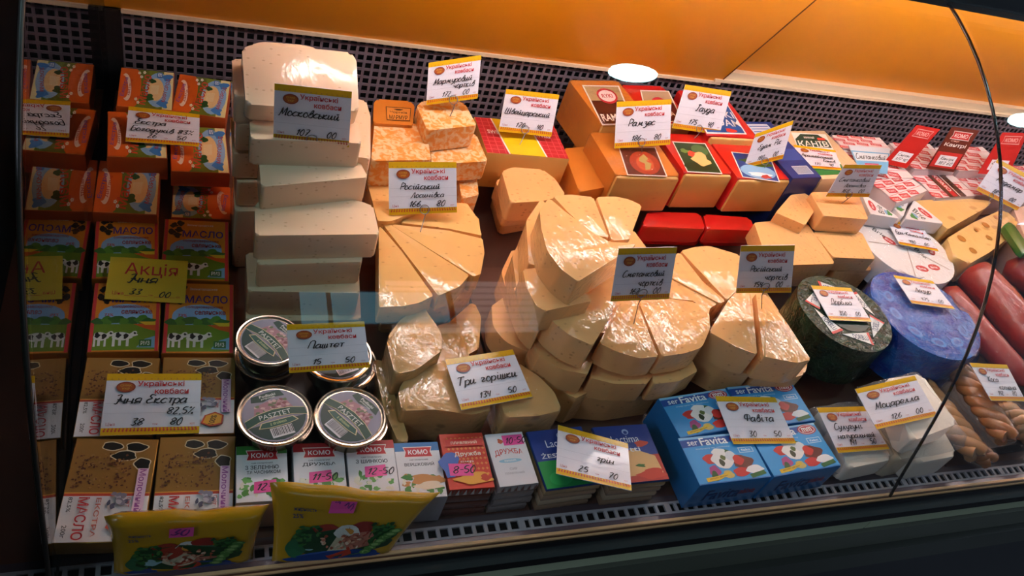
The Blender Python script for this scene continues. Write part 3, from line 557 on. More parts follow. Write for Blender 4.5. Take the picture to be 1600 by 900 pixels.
# ---- marbled cheeses
G = 'orange marbled cheeses'; mb = dict(m=MARB, g=G)
cb('marbled orange cheese block nearest the tall pale stack', [(585, 192), (592, 189), (655, 194), (666, 202), (674, 250), (580, 251)], .165, .055, **mb)
cb('marbled orange cheese block lying just above the price tag at 166', [(671, 217), (681, 209), (735, 207), (745, 212), (762, 252), (675, 257)], .15, .032, **mb)
cb('marbled orange cheese block at the back, wire of the tag at 172 in it', [(651, 166), (660, 158), (715, 157), (727, 163), (745, 196), (668, 204)], .188, .036, **mb)
cb('small marbled cheese piece low under the right marbled block', [(715, 276), (745, 274), (748, 305), (722, 310)], .112, .05, **mb)
o, M = cb('orange rinded cheese block at the back with a black stamped label', [(584, 160), (590, 155), (640, 158), (648, 165), (645, 196), (583, 192)], .170, .06, m=RIND, g=G)
A = Art(1.6, 1).part('stamped_label', 'black stamped frame and lettering'); A.rect('#3a2318', .02, .02, 1.58, .98); A.rect('#d98a3c', .06, .06, 1.54, .94); A.blob('#3a2318', .8, .8, .25, .06, 2); A.text('#3a2318', 'Чортків', .8, .6, 1.1, .2, bold=.02); A.text('#3a2318', 'МАРМУР', .8, .25, 1.2, .3, bold=.04)
q = [local(M, P(x, y, .1705)) for x, y in ((602, 166), (643, 169), (641, 190), (604, 188))]; A.build(o, q)
cb('marbled cheese block lying under the two front ones', [(600, 225), (735, 222), (745, 262), (590, 262)], .112, .10, **mb)
# ---- cream wheel cut in wedges by the tag at 166
G = 'yellow cheese wedges fanned by the tag at 166'
def wd(label, px, z, h, m=ROSS, g=None, **k): return slab('cheese_wedge', label, 'cheese', px, z, h, m, g or G, **k)
wd('yellow cheese wedge nearest the shaded pale blocks, wide glossy front', [(592, 351), (628, 393), (677, 462), (655, 473), (630, 478), (592, 480)], .115, .028, rad=.002)
wd('yellow cheese wedge second from the left in the fan', [(596, 347), (604, 347), (733, 430), (718, 448), (685, 462)], .115, .028, rad=.002)
wd('yellow cheese wedge third in the fan, pointing at the small cream blocks', [(609, 350), (700, 360), (754, 373), (757, 395), (751, 428), (740, 432)], .115, .028, rad=.002)
wd('yellow cheese wedge behind the tag at 166, touching the marbled cheese', [(625, 348), (655, 330), (700, 316), (730, 318), (744, 338), (753, 368), (700, 357)], .115, .028, rad=.002)
wd('yellow cheese wedge raised behind the fan, left of the tag at 166', [(566, 256), (608, 257), (640, 262), (650, 330), (610, 346), (590, 345)], .122, .03, rad=.002)
wd('lower yellow wheel half under the fan of wedges', [(600, 330), (700, 318), (748, 340), (755, 395), (745, 440), (700, 468), (640, 482), (600, 480)], .086, .04, rad=.003)
wd('lowest yellow wheel half on the deck under the fan', [(600, 340), (700, 328), (742, 350), (748, 400), (735, 450), (700, 475), (640, 486), (600, 484)], .045, .044, rad=.003)
# ---- Swiss block in red printed wrapper
A = Art(1.6, 1).part('printed_top', 'red chequered print with a yellow panel'); A.rect('#c0222c', 0, 0, 1.6, 1)
for i in range(9): A.rect('#e05a60', 0, .1+.11*i, 1.6, .115+.11*i)
for i in range(12): A.rect('#e05a60', .1+.13*i, 0, .115+.13*i, 1)
for x in (.1, 1.05): A.text('#f2dfe0', 'SWISS', x+.2, .6, .3, .1, bold=.03)
A.poly('#f2f0ec', [(.42, 0), (1.17, 0), (1.05, 1), (.30, 1)]); A.poly('#ecc814', [(.45, 0), (1.14, 0), (1.02, 1), (.33, 1)])
pack('cheese_block', 'rectangular cheese block with red and yellow printed top under the tag at 170', 'cheese', [(742, 181), (866, 196), (888, 247), (760, 240)], .125, .065, BLOCK, A, body='cheese_body')
o = cb('plain cheese block that carries the red printed one', [(748, 190), (868, 200), (884, 244), (764, 242)], .059, .058, m=BLOCK, g=None)
# ---- small cream blocks
G2 = 'small cream cheese blocks in front of the red printed one'
cb('small cream cheese block, upper of the two', [(784, 268), (800, 261), (848, 265), (868, 280), (884, 305), (848, 314), (798, 317)], .12, .036, m=SMET, g=G2, rad=.006)
cb('small cream cheese block, lower of the two', [(775, 283), (800, 268), (868, 280), (880, 312), (840, 325), (790, 332)], .083, .03, m=SMET, g=G2, rad=.006)
cb('small cream cheese block hidden on the deck below the two', [(778, 283), (800, 270), (868, 283), (878, 312), (840, 322), (792, 330)], .052, .05, m=SMET, g=G2, rad=.006)
# ---- central mound of wedges
G = 'cream cheese wedges heaped in the middle'
def we(label, px, z, h, **k): return slab('cheese_wedge', label, 'cheese', px, z, h, SMET, G, rad=k.pop('rad', .003), **k)
we('cream cheese wedge on the very top of the heap, pointed front and big gloss patch', [(843, 328), (858, 309), (880, 328), (925, 362), (953, 378), (998, 380), (903, 440), (876, 420), (855, 392), (846, 358)], .212, .042)
we('cream cheese wedge at the top back, left of the narrow gap', [(864, 306), (892, 304), (927, 308), (952, 372), (925, 366), (888, 332)], .200, .042)
we('cream cheese wedge at the top back right, by the red wrapped cheeses', [(932, 308), (962, 307), (984, 312), (1003, 321), (984, 374), (956, 376)], .200, .042)
we('cream cheese wedge standing under the top one on the left', [(822, 345), (846, 310), (870, 340), (880, 400), (850, 418), (826, 412)], .172, .04)
we('cream cheese wedge one step down on the left, above the wide front wedge', [(817, 421), (850, 417), (905, 440), (925, 470), (852, 486), (838, 478), (822, 448)], .172, .036)
we('wide cream cheese wedge left of the tag at 162, glossy', [(851, 484), (880, 477), (960, 435), (972, 455), (950, 500), (926, 540), (890, 524), (864, 503)], .150, .044)
we('cream cheese wedge in front of the tag at 162, left of its neighbour', [(968, 474), (996, 476), (1029, 557), (1000, 560), (965, 550), (936, 536)], .130, .036)
we('cream cheese wedge in front of the tag at 162, right of its neighbour', [(999, 474), (1040, 466), (1085, 472), (1108, 490), (1110, 512), (1097, 543), (1070, 552), (1034, 557)], .130, .036)
we('cream cheese wedge on the left flank, second layer', [(800, 400), (818, 365), (860, 380), (880, 430), (840, 470), (808, 455)], .130, .04)
we('cream cheese wedge on the left flank leaning into the gap', [(802, 448), (830, 450), (850, 500), (842, 520), (822, 498)], .128, .036)
we('cream cheese wedge on the left flank, third layer', [(783, 425), (800, 390), (860, 410), (880, 480), (830, 520), (796, 470)], .092, .04)
we('cream cheese wedge low on the left flank by the bare deck', [(768, 478), (800, 455), (850, 520), (830, 552), (790, 535), (770, 510)], .075, .036)
we('cream cheese wedge third layer at the front left, half wrapped', [(832, 530), (880, 520), (930, 555), (918, 585), (880, 578), (842, 556)], .100, .038)
we('cream cheese wedge under the two front wedges, middle layer', [(930, 560), (1000, 565), (1030, 575), (1010, 600), (960, 600), (922, 590)], .086, .036)
we('cream cheese wedge under the two front wedges, right end', [(1020, 570), (1080, 560), (1090, 580), (1060, 596), (1020, 600)], .088, .036)
we('cream cheese wedge bottom layer at the front left', [(845, 575), (900, 560), (925, 610), (900, 622), (862, 604)], .058, .055)
we('cream cheese wedge bottom layer under the middle ones', [(900, 585), (1020, 575), (1030, 615), (960, 625), (905, 620)], .048, .046)
we('cream half wheel core that carries the heap, showing only in the gaps', [(815, 400), (880, 350), (990, 360), (1050, 440), (1010, 520), (930, 520), (850, 500)], .127, .126)
# ---- wheel by the tag at 154
G = 'cream cheese wedges by the tag at 154'
we('cream cheese wedge behind the tag at 162, rear left of that wheel', [(1036, 410), (1062, 394), (1098, 440), (1134, 470), (1125, 474), (1045, 432)], .128, .04)
we('cream cheese wedge at the rear, between both hanging dark tags', [(1064, 392), (1085, 386), (1108, 384), (1155, 398), (1166, 430), (1152, 452), (1136, 469)], .128, .04)
we('cream cheese wedge flat in the middle of that wheel', [(1044, 434), (1122, 474), (1108, 482), (1108, 500), (1085, 470), (1046, 466)], .126, .04)
we('cream cheese wedge at the front, left of the tag wire at 154', [(1140, 466), (1153, 458), (1174, 458), (1183, 554), (1150, 542), (1108, 518)], .125, .045)
we('cream cheese wedge at the front right, pointed towards the green wheel', [(1181, 457), (1198, 462), (1232, 508), (1267, 562), (1245, 567), (1193, 557)], .125, .045)
we('cream wedge under the front left one, lower layer', [(1078, 530), (1130, 510), (1180, 560), (1172, 585), (1130, 575), (1085, 550)], .080, .05)
we('cream wedge under the front right one, lower layer', [(1182, 560), (1262, 565), (1258, 585), (1240, 590), (1180, 588)], .080, .05)
we('cream half wheel on the deck under that wheel', [(1050, 420), (1160, 400), (1240, 520), (1250, 570), (1170, 580), (1090, 550)], .03, .029)
we('cream half wheel between deck wheel and the upper wedges', [(1048, 420), (1158, 400), (1200, 480), (1190, 520), (1110, 500)], .087, .056)
# ---- nut cheese
G = 'nut cheese wedges wrapped in film'
def wn(label, px, z, h, **k): return slab('cheese_wedge', label, 'cheese', px, z, h, NUT, G, rad=.005, bev=.003, **k)
wn('nut cheese wedge on top, pointed up, wrapped in glittering film', [(603, 530), (625, 500), (660, 477), (690, 520), (690, 548), (650, 578), (617, 585)], .095, .045, wrap=M_WRAP)
wn('nut cheese wedge left of the tag at 134, broad brown cut face', [(621, 610), (640, 583), (700, 562), (745, 585), (768, 640), (740, 648), (680, 640), (628, 642)], .078, .06, wrap=M_WRAP)
wn('nut cheese wedge right of the tag at 134, rounded end', [(770, 590), (808, 566), (842, 588), (866, 612), (878, 641), (840, 650), (790, 652)], .078, .05, wrap=M_WRAP)
wn('nut cheese slice standing at the far left beside the round tins', [(583, 560), (600, 565), (624, 640), (640, 690), (622, 690), (600, 640)], .055, .05)
wn('nut cheese piece behind, under the pointed one', [(680, 510), (715, 500), (735, 560), (700, 590), (640, 590), (620, 560)], .052, .05)
wd('yellow cheese piece lying low in the gap behind the nut cheese', [(700, 505), (740, 470), (752, 495), (748, 545), (720, 560)], .05, .048)
# ---- film bunched at the nut cheese
# ---- big printed loaf blocks at the back
def art_loaf(kind):
    A = Art(1, 1).part('printed_label', 'printed label with white border'); A.rect('#efe9e0', 0, 0, 1, 1)
    if kind == 'ram':
        A.rect('#4a1a10', .04, .03, .96, .6); A.rect('#b39a6c', .04, .6, .96, .97); A.ell('#c8283c', .55, .72, .28, .2); A.ell('#f0dcd8', .55, .72, .23, .15); A.text('#c8283c', 'RYKI', .55, .72, .3, .1, bold=.03); A.text('#e9dcc8', 'Ser', .8, .4, .2, .08); A.text('#f2eadc', 'RAMZES', .52, .18, .84, .17, bold=.02)
    elif kind == 'red':
        A.rect('#6a1d18', .04, .03, .96, .97); A.rect('#b89a78', .04, .6, .96, .97); A.ell('#c8283c', .5, .62, .22, .16); A.text('#f2eadc', 'RYKI', .5, .62, .26, .08, bold=.03); A.text('#e9dcc8', 'GOUDA', .5, .25, .7, .14)
    elif kind == 'egypt':
        A.rect('#5a1a12', .03, .03, .97, .97); A.ell('#a8361c', .55, .45, .38, .4); A.ell('#c4522a', .55, .42, .22, .26); A.poly('#b09a58', [(.45, .62), (.6, .75), (.68, .6), (.6, .5), (.72, .42), (.62, .22), (.5, .2), (.55, .42), (.42, .5)])
    elif kind == 'gouda':
        A.rect('#24401e', .03, .03, .97, .97); A.ell('#4f7440', .7, .75, .24, .18); A.ell('#18300f', .4, .2, .4, .14); A.blob('#d8472a', .42, .6, .16, .12, 3); A.blob('#e8bf78', .6, .45, .24, .2, 5); A.blob('#6f8a3c', .22, .7, .12, .06, 7)
    elif kind == 'edam':
        A.rect('#1d3f8a', .03, .03, .97, .97); A.ell('#86b4da', .5, .3, .46, .26); A.blob('#5a8a34', .6, .62, .3, .13, 3); A.blob('#3d6a28', .4, .7, .25, .08, 5); A.blob('#e8eef4', .5, .2, .3, .08, 8); A.blob('#b83426', .66, .14, .13, .08, 9)
    elif kind == 'blue':
        A.rect('#c9222a', 0, 0, 1, 1); A.rect('#e8e4e0', .02, .04, .92, .97); A.rect('#20549c', .05, .07, .89, .94); A.rect('#5a6a4a', .05, .7, .6, .94); A.text('#eef2f6', 'RYCKI', .5, .5, .74, .16, bold=.01); A.text('#eef2f6', 'EDAM', .58, .3, .66, .16, bold=.01); A.blob('#d8362c', .6, .12, .12, .05, 3)
    return A
def loaf(label, px, z, h, side, body2, kind, lab, wrap=False, grp='loaf cheeses with printed tops'):
    """a loaf of cheese: cut yellow face in front, wax or rind over the back, printed label"""
    c, ux, w_, l = fitbox(px, z); M = frame(c-Vector((0, 0, h)), ux); r = thing('cheese_loaf', label, 'cheese', M, grp)
    link('cheese_body', box(w_*.97, l*.98, h-.002, body2, y=-.001, bev=.004, seg=3), r)
    q = [local(M, P(x, y, z)) for x, y in px]
    me = from_bm(prism([(-w_/2, -l/2+.004), (w_/2, -l/2+.004), (w_/2, l/2+.001), (-w_/2, l/2+.001)], h, .006, 3, .004), side); link('wax_rind', me, r, label='coloured rind round the back and top')
    L4 = [local(M, P(x, y, z+.0006)) for x, y in lab]; art_loaf(kind).build(r, L4)
    if wrap: link('plastic_wrap', from_bm(prism([(-w_/2-.002, -l/2-.001), (w_/2+.002, -l/2-.001), (w_/2+.002, l/2+.003), (-w_/2-.002, l/2+.003)], h+.003, .012, 4, .01), M_WRAP), r)
    return r
RW = mat('#d2211c', .3, 0, .5, .25)
loaf('orange rinded loaf with beige and brown label and red badge, at the back', [(893, 124), (978, 128), (1006, 192), (938, 198)], .150, .075, RIND, BLOCK, 'ram', [(909, 133), (967, 134), (991, 194), (941, 196)], True)
loaf('red waxed loaf at the back, mostly behind the tag at 186', [(980, 132), (1040, 130), (1072, 190), (1008, 195)], .149, .074, RW, BLOCK, 'red', [(1000, 141), (1045, 142), (1068, 190), (1012, 192)])
loaf('red waxed loaf with a blue label at the back, right of the tag at 175', [(1064, 132), (1136, 148), (1178, 216), (1098, 214)], .148, .073, RW, BLOCK, 'blue', [(1072, 138), (1134, 152), (1174, 213), (1104, 212)])
loaf('orange rinded loaf with a dark red label, in front under the tag at 186', [(930, 208), (1026, 212), (1056, 277), (955, 275)], .135, .072, RIND, BLOCK, 'egypt', [(966, 230), (1024, 230), (1043, 276), (980, 274)], True)
loaf('red waxed loaf with a green label, in the middle of the front three', [(1040, 210), (1108, 213), (1137, 273), (1058, 271)], .135, .072, RW, BLOCK, 'gouda', [(1050, 221), (1102, 224), (1129, 272), (1074, 269)])
loaf('red waxed loaf with a blue seaside label, right end of the front three', [(1118, 220), (1196, 216), (1228, 285), (1142, 276)], .134, .071, RW, BLOCK, 'edam', [(1142, 237), (1203, 243), (1219, 285), (1160, 277)])
cb('plain orange rinded loaf under the back left loaf', [(896, 150), (978, 152), (1004, 200), (925, 204)], .074, .073, m=RIND, g=None, rad=.006)
cb('plain yellow loaf under the red ones at the back', [(990, 152), (1120, 160), (1150, 208), (1012, 200)], .074, .073, m=BLOCK, g=None)
cb('plain loaf hidden under the front three, seen only through gaps', [(940, 228), (1180, 234), (1202, 280), (962, 272)], .061, .060, m=BLOCK, g=None)
cb('orange rinded loaf end low on the left, behind the top of the heap', [(880, 232), (930, 228), (960, 290), (905, 300)], .10, .098, m=RIND, g=None, rad=.006)
for lb, px in (('red wrapped cheese block on the left of the pair below the loaves', [(1012, 331), (1094, 333), (1102, 358), (1002, 354)]), ('red wrapped cheese block on the right of the pair below the loaves', [(1099, 335), (1172, 340), (1180, 360), (1104, 358)])):
    cb(lb, px, .060, .031, m=M_FOILRED, g='red wrapped cheese blocks', rad=.006, bev=.005)
for lb, px in (('red wrapped block underneath the left one of the pair', [(1005, 340), (1092, 343), (1100, 366), (1000, 362)]), ('red wrapped block underneath the right one of the pair', [(1098, 343), (1172, 348), (1180, 367), (1104, 366)])):
    cb(lb, px, .028, .027, m=M_FOILRED, g='red wrapped cheese blocks', rad=.006, bev=.004)
A = Art(1, 1).part('printed_front', 'navy print with white text lines'); A.rect('#17347e', 0, 0, 1, 1); A.rect('#cfd6e4', .06, .72, .8, .96); A.rect('#2d4fa0', .05, .3, .95, .5)
for i in range(4): A.rect('#3a5aa8', .1, .76+i*.05, .76, .775+i*.05)
A.rect('#c6cede', .3, .06, .85, .2)
for i in range(14): A.rect('#20345a', .32+i*.036, .07, .335+i*.036, .19)
pack('cheese_pack', 'navy blue cheese pack between the seaside loaf and the dark green labelled block', 'cheese', [(1185, 194), (1232, 196), (1254, 272), (1212, 276)], .14, .13, mat('#152c6c', .4), A)
# ---- block with dark green label
A = Art(1, 1.25).part('printed_label', 'dark green, white and green label'); A.rect('#e9e6dc', 0, 0, 1, 1.25); A.poly('#123d30', [(.02, .85), (.98, .80), (.95, 1.05), (.75, 1.22), (.25, 1.22), (.04, 1.05)]); A.text('#f0efe8', 'КАНІВ', .5, .92, .84, .18, bold=.03); A.text('#f0efe8', 'золотий', .45, 1.12, .3, .07); A.rect('#c2352c', .68, 1.04, .9, 1.12)
A.rect('#2b7a3a', 0, 0, 1, .3); A.rect('#f2f0ea', .0, .3, 1, .36); A.text('#c86a6a', 'Канів', .82, .62, .2, .1)
r, *_ = pack('cheese_block', 'pale cheese block with dark green and white label under the tag at 170 40', 'cheese', [(1236, 205), (1302, 208), (1345, 272), (1264, 280)], .135, .06, cheese_mat('kaniv_cheese', '#f0cda0', hsize=.05, film=.3), None, body='cheese_body')
M = FM[r.name]; A.build(r, [local(M, P(x, y, .1355)) for x, y in ((1236, 207), (1290, 210), (1322, 272), (1265, 275))])
cb('pale cheese block under the one with the dark green label', [(1238, 212), (1306, 216), (1340, 276), (1262, 280)], .074, .073, g=None)
# ---- wrapped packs in red and white paper at the back right
def art_wrapkomo(seed=0, brown=False):
    A = Art(1.5, 1).part('printed_wrap', 'white wrap with diagonal red lettering plaques'); A.rect('#e9dfe0', 0, 0, 1.5, 1)
    r = random.Random(seed)
    for j in range(4):
        for i in range(4):
            x = .1+i*.42+(j % 2)*.2; y = .12+j*.27; A.poly('#cc2a36', [(x-.17, y-.05), (x+.16, y-.13), (x+.18, y+.03), (x-.15, y+.11)]) if x < 1.35 else None
            if x < 1.35: A.text('#f0dedd', 'КОМО', x, y-.01, .25, .08, rot=-13, bold=.03)
    for j in range(3): A.poly('#d9606a', [(0, .24+j*.27), (1.5, .21+j*.27), (1.5, .225+j*.27), (0, .255+j*.27)])
    if brown:
        A.rect('#5a3020', .5, 0, 1.15, 1); A.rect('#c8262c', .66, .02, .84, .98); A.text('#f2e8e4', 'КОМО', .75, .5, .6, .13, rot=-90, bold=.04); A.text('#120c0a', 'Кант', 1.06, .5, .9, .24, rot=-90, bold=.05); A.rect('#e9dfe0', .90, 0, .93, 1)
    return A
M_RW = mat('#d9c4c4', .35, 0, .5, .4)
def kp(label, px, z, h, art): return pack('cheese_pack', label, 'cheese', px, z, h, M_RW, art, 'red and white wrapped cheese packs', bev=.006)
kp('red and white wrapped cheese pack at the back, right of the dark green label', [(1303, 211), (1378, 216), (1390, 234), (1314, 232)], .125, .05, art_wrapkomo(1))
kp('red and white wrapped cheese pack with light blue banner half over it', [(1318, 228), (1390, 233), (1418, 275), (1345, 280)], .12, .05, art_wrapkomo(2))
kp('red and white wrapped cheese pack in front, touching the white round cheese wedges', [(1364, 278), (1412, 262), (1440, 298), (1392, 318)], .118, .05, art_wrapkomo(3))
kp('brown and red wrapped cheese pack, big dark lettering, below the brown flag', [(1430, 268), (1492, 266), (1512, 304), (1450, 308)], .105, .06, art_wrapkomo(4, True))
kp('red and white wrapped cheese pack between the red flag and the brown flag', [(1402, 226), (1466, 228), (1480, 262), (1416, 262)], .12, .06, art_wrapkomo(5))
kp('red and white wrapped cheese pack at the back under the brown flag', [(1468, 232), (1548, 232), (1562, 262), (1490, 266)], .12, .06, art_wrapkomo(6))
kp('red and white wrapped cheese pack right of the brown lettered one', [(1494, 268), (1552, 266), (1572, 300), (1514, 304)], .10, .06, art_wrapkomo(7))
kp('red and white wrapped cheese pack at the far right, behind the tag at 189', [(1566, 264), (1640, 262), (1652, 292), (1578, 296)], .08, .07, art_wrapkomo(8))
for i, (px, lb) in enumerate((([(1330, 236), (1402, 240), (1440, 300), (1350, 306)], 'box under the back left red and white packs'), ([(1412, 262), (1552, 268), (1572, 312), (1444, 316)], 'box under the back right red and white packs'))):
    c, ux, w_, l = fitbox(px, .04); tag(link('carton', box(w_, l, .038, mat('#6a4a40', .6)), None, frame((c.x, c.y, .001), ux)), lb, 'box', 'boxes under the wrapped packs')
A = Art(1.6, 1).part('print', 'light blue print with handwriting'); A.rect('#d6e2ee', 0, 0, 1.6, 1); A.rect('#6fb6e0', 0, 0, 1.6, .8); A.rect('#d9e6f0', .05, .45, 1.55, .75); A.hand(INK, 'Сметанковий', .1, .52, .24, wmax=1.35); A.rect('#cc2a36', .4, .02, 1.1, .36); A.text('#f4e8e6', 'КОМО', .75, .19, .55, .22, bold=.04)
r = thing('shelf_card', 'light blue card with handwriting lying on the red and white packs', 'card', frame(P(1357, 248, .128)), None); q = [local(FM[r.name], P(x, y, .128)) for x, y in ((1325, 227), (1390, 233), (1386, 272), (1345, 272))]
link('card', from_bm(prism([(v.x, v.y) for v in q], .001, 0, 1, 0), mat('#d6e2ee')), r); A.build(r, q, lift=.0013)
# ---- tall red and brown card flags
def flag(label, px, base, brown, hw, pr):
    a = P(base[0], base[1], base[2]); n = Vector((-.25, -.75, .61)); q = [Q(x, y, a, n) for x, y in px]; tl, tr, br, bl = q; nn = (br-bl).cross(tl-bl).normalized()
    M = frame((bl+br)/2, br-bl, nn); r = thing('card_flag', label, 'sign', M, 'folded card flags'); L = [local(M, v) for v in q]; t = .001
    link('card', mesh(L+[v-Vector((0, 0, t)) for v in L], [(3, 2, 1, 0), (4, 5, 6, 7), (0, 1, 5, 4), (1, 2, 6, 5), (2, 3, 7, 6), (3, 0, 4, 7)], mat('#6a2a18' if brown else '#c4261e', .3, 0, .4)), r)
    A = Art(1, 1.9); A.part('printed_lettering', 'pale lettering in a plaque'); A.poly('#e0a09a' if not brown else '#e8d8d4', [(.16, 1.75), (.86, 1.75), (.82, 1.56), (.86, 1.38), (.16, 1.38), (.2, 1.56)]); A.poly('#c4261e', [(.18, 1.72), (.84, 1.72), (.8, 1.56), (.84, 1.41), (.18, 1.41), (.22, 1.56)])
    A.text('#e8b4ac' if not brown else '#f0e4e0', 'КОМО', .51, 1.56, .48, .18, bold=.03)
    if brown: A.text('#f0e8e4', 'Кантрі', .5, 1.12, .78, .2, bold=.03); A.text('#d8a89c', 'сир', .4, 1.3, .3, .08); A.rect('#c4261e', .05, .12, .95, .8)
    A.part('price_slip', 'white slip with handwriting'); A.rect('#e6e2e6', .2, .2, .82, .66); A.hand(INK, hw, .26, .46, .17, wmax=.5); A.hand(INK, pr, .28, .26, .17, wmax=.5)
    A.build(r, L); return r
flag('red card flag left, leaning over the red and white packs', [(1433, 195), (1469, 202), (1416, 263), (1380, 255)], (1398, 260, .124), False, 'Сметан', '177 40')
flag('brown card flag with white lettering between the two red flags', [(1488, 198), (1530, 204), (1490, 269), (1447, 263)], (1468, 266, .124), True, 'Кантрі', '183 60')
flag('red card flag at the right frame edge, behind the tag at 189', [(1567, 207), (1606, 208), (1575, 275), (1528, 271)], (1550, 274, .124), False, 'Едам', '170 00')
# ---- cream blocks on the right
G = 'cream cheese blocks on the right'
cb('cream cheese block on top at the right, with the grey tag behind it', [(1266, 302), (1272, 300), (1340, 300), (1357, 343), (1287, 337)], .118, .034, m=SMET, g=G)
cb('cream cheese block left behind the top right one', [(1236, 304), (1262, 302), (1272, 330), (1258, 352), (1212, 332)], .105, .05, m=SMET, g=G)
cb('large cream cheese block left, lying behind the tag at 154', [(1178, 348), (1240, 342), (1262, 350), (1305, 412), (1240, 414), (1200, 410)], .085, .032, m=SMET, g=G)
cb('cream cheese block right of the large one, beside the white wheel', [(1270, 362), (1346, 362), (1368, 405), (1302, 402)], .083, .03, m=SMET, g=G)
cb('cream cheese block in the lower layer at the right', [(1285, 385), (1350, 385), (1362, 422), (1305, 424)], .051, .05, m=SMET, g=G)
cb('cream cheese block in the lower layer at the left', [(1185, 360), (1262, 358), (1296, 415), (1215, 416)], .051, .05, m=SMET, g=G)
# ---- white round cheese with wedges
def wheel(name, label, cx, cy, rpx, z, h, m, group=None, bev=.012, wob=0):
    c = P(cx, cy, z); r_ = (P(cx+rpx, cy, z)-P(cx-rpx, cy, z)).length/2; M = frame(c-Vector((0, 0, h)))
    t = thing(name, label, 'cheese', M, group); pts = [(r_*(1+wob*math.sin(3*a+1)+wob*.6*math.sin(7*a))*math.cos(a), r_*(1+wob*math.sin(3*a+1))*math.sin(a)) for a in [6.2832*i/48 for i in range(48)]]
    link('wheel', from_bm(prism(pts, h, bev, 4, 0), m), t); return t, r_, M
WR = mat('#f4f0f0', .45, 0, .5, .6)
t, r_, M = wheel('white_cheese_wheel', 'white paper wrapped round cheese with small red stickers, under the tag at 480', 1416, 386, 58, .075, .05, WR)
A = Art(2, 2).part('print', 'red oval stickers and black script')
for x, y, ro in ((.62, 1.2, -50), (1.35, .35, 0), (1.7, .9, 60), (.95, .3, -10)): A.ell('#c8343a', x, y, .17, .1, rot=ro); A.text('#f4e2e0', 'Brie', x, y, .2, .08, rot=ro, bold=.03)
for x, y, ro in ((.5, 1.45, -55), (1.3, .8, -70)): A.text('#2b3c34', 'Brie', x, y, .34, .15, rot=ro)
A.build(t, [(-r_*.85, r_*.85, .05), (r_*.85, r_*.85, .05), (r_*.85, -r_*.85, .05), (-r_*.85, -r_*.85, .05)])
link('plastic_wrap', from_bm(prism([(r_*1.03*math.cos(a), r_*1.03*math.sin(a)) for a in [6.2832*i/40 for i in range(40)]], .053, .014, 3, 0), M_WRAP), t)
for k in range(5): a = .5+k*1.2566; c_, s_ = math.cos(a), math.sin(a); link('paper_fold', mesh([(x*c_-y*s_, x*s_+y*c_, .0506) for x, y in ((.004, -.0011), (r_*.9, -.0011), (r_*.9, .0011), (.004, .0011))], [(0, 1, 2, 3)], mat('#b4a49c')), t)
def brie(label, px, z=.103):
    pts = [P(x, y, z) for x, y in px]; c = sum(pts, Vector())/len(pts)-Vector((0, 0, .026)); d = pts[1]-pts[0]; M = frame(c, d); r = thing('brie_wedge', label, 'cheese', M, 'white wrapped wedges on the round cheese')
    L = [local(M, p_) for p_ in pts]; link('wrapper', from_bm(prism([(v.x, v.y) for v in L], .026, .002, 2, .004), WR), r)
    A = Art(1, 1).part('print', 'white print with red oval, script and green hills')
    ap, b1, b2 = L[2], L[0], L[1]      # apex last
    A.rect('#e9e8ea', .02, .02, .98, .98); A.ell('#c8343a', .5, .82, .3, .12); A.text('#f4e2e0', 'Brie', .5, .82, .34, .09, bold=.03); A.text('#2b3c34', 'Brie', .5, .54, .72, .24, bold=.01); A.blob('#3f8a3c', .5, .22, .34, .12, 4); A.blob('#7fb0d8', .5, .34, .28, .06, 6)
    tl = ap.lerp(b1, .96).lerp(b2, .04); tr = ap.lerp(b2, .96).lerp(b1, .04); br = ap.lerp(b2, .16); bl = ap.lerp(b1, .16)
    for v in (tl, tr, br, bl): v.z = .026
    if (tr-tl).cross(tl-bl).z > 0: pass
    if (br-bl).cross(tl-bl).z < 0: tl, tr, br, bl = tr, tl, bl, br
    A.build(r, [tl, tr, br, bl]); return r
brie('white brie wedge at the left of the three, pointing right', [(1345, 300), (1360, 334), (1408, 342)][:3])
brie('white brie wedge in the middle, pointing to the front', [(1365, 292), (1422, 308), (1411, 340)])
brie('white brie wedge at the right, beside the holed cheese', [(1428, 312), (1476, 350), (1414, 342)])
# ---- holed cheeses
G = 'cheeses with large holes'
cb('holed cheese block with a brown rind edge behind the brie wedges', [(1422, 314), (1500, 309), (1551, 314), (1540, 325), (1481, 358), (1450, 335)], .098, .035, m=EMM, g=G)
cb('brown holed cheese block under the other one', [(1425, 318), (1500, 312), (1550, 318), (1482, 364), (1450, 340)], .061, .06, m=RIND, g=G)
o, M = cb('holed cheese wedge in shiny film, beside the white round cheese', [(1480, 372), (1520, 348), (1568, 326), (1590, 345), (1585, 365), (1545, 395), (1515, 412), (1490, 400)], .088, .05, m=EMM, g=G, rad=.01, bev=.006)
for x, y, s in ((1502, 373, .009), (1540, 352, .008), (1545, 372, .007), (1520, 392, .008), (1556, 340, .006), (1525, 360, .005)):
    p_ = local(M, P(x, y, .088)); bm = bmesh.new(); bmesh.ops.create_cone(bm, cap_ends=True, segments=16, radius1=s*.6, radius2=s, depth=.0016); bmesh.ops.translate(bm, verts=bm.verts, vec=(p_.x, p_.y, .0502)); link('hole', from_bm(bm, mat('#b5762e', .35, 0, .5)), o)
cb('holed cheese piece low under the film wrapped one', [(1490, 385), (1545, 352), (1570, 372), (1525, 408)], .037, .036, m=EMM, g=G)
cb('pale cheese block at the right frame edge under the tag at 189', [(1583, 325), (1640, 315), (1675, 385), (1612, 396)], .09, .089, m=cheese_mat('pink_cheese', '#e8c4b4', film=.3), g=None)
o, M = slab('green_cucumber', 'green striped wrapped piece at the right frame edge below the tag at 189', 'vegetable', [(1568, 352), (1580, 344), (1612, 392), (1600, 400)], .105, .012, mat('#2f6a2c', .3, 0, .6), rad=.01)
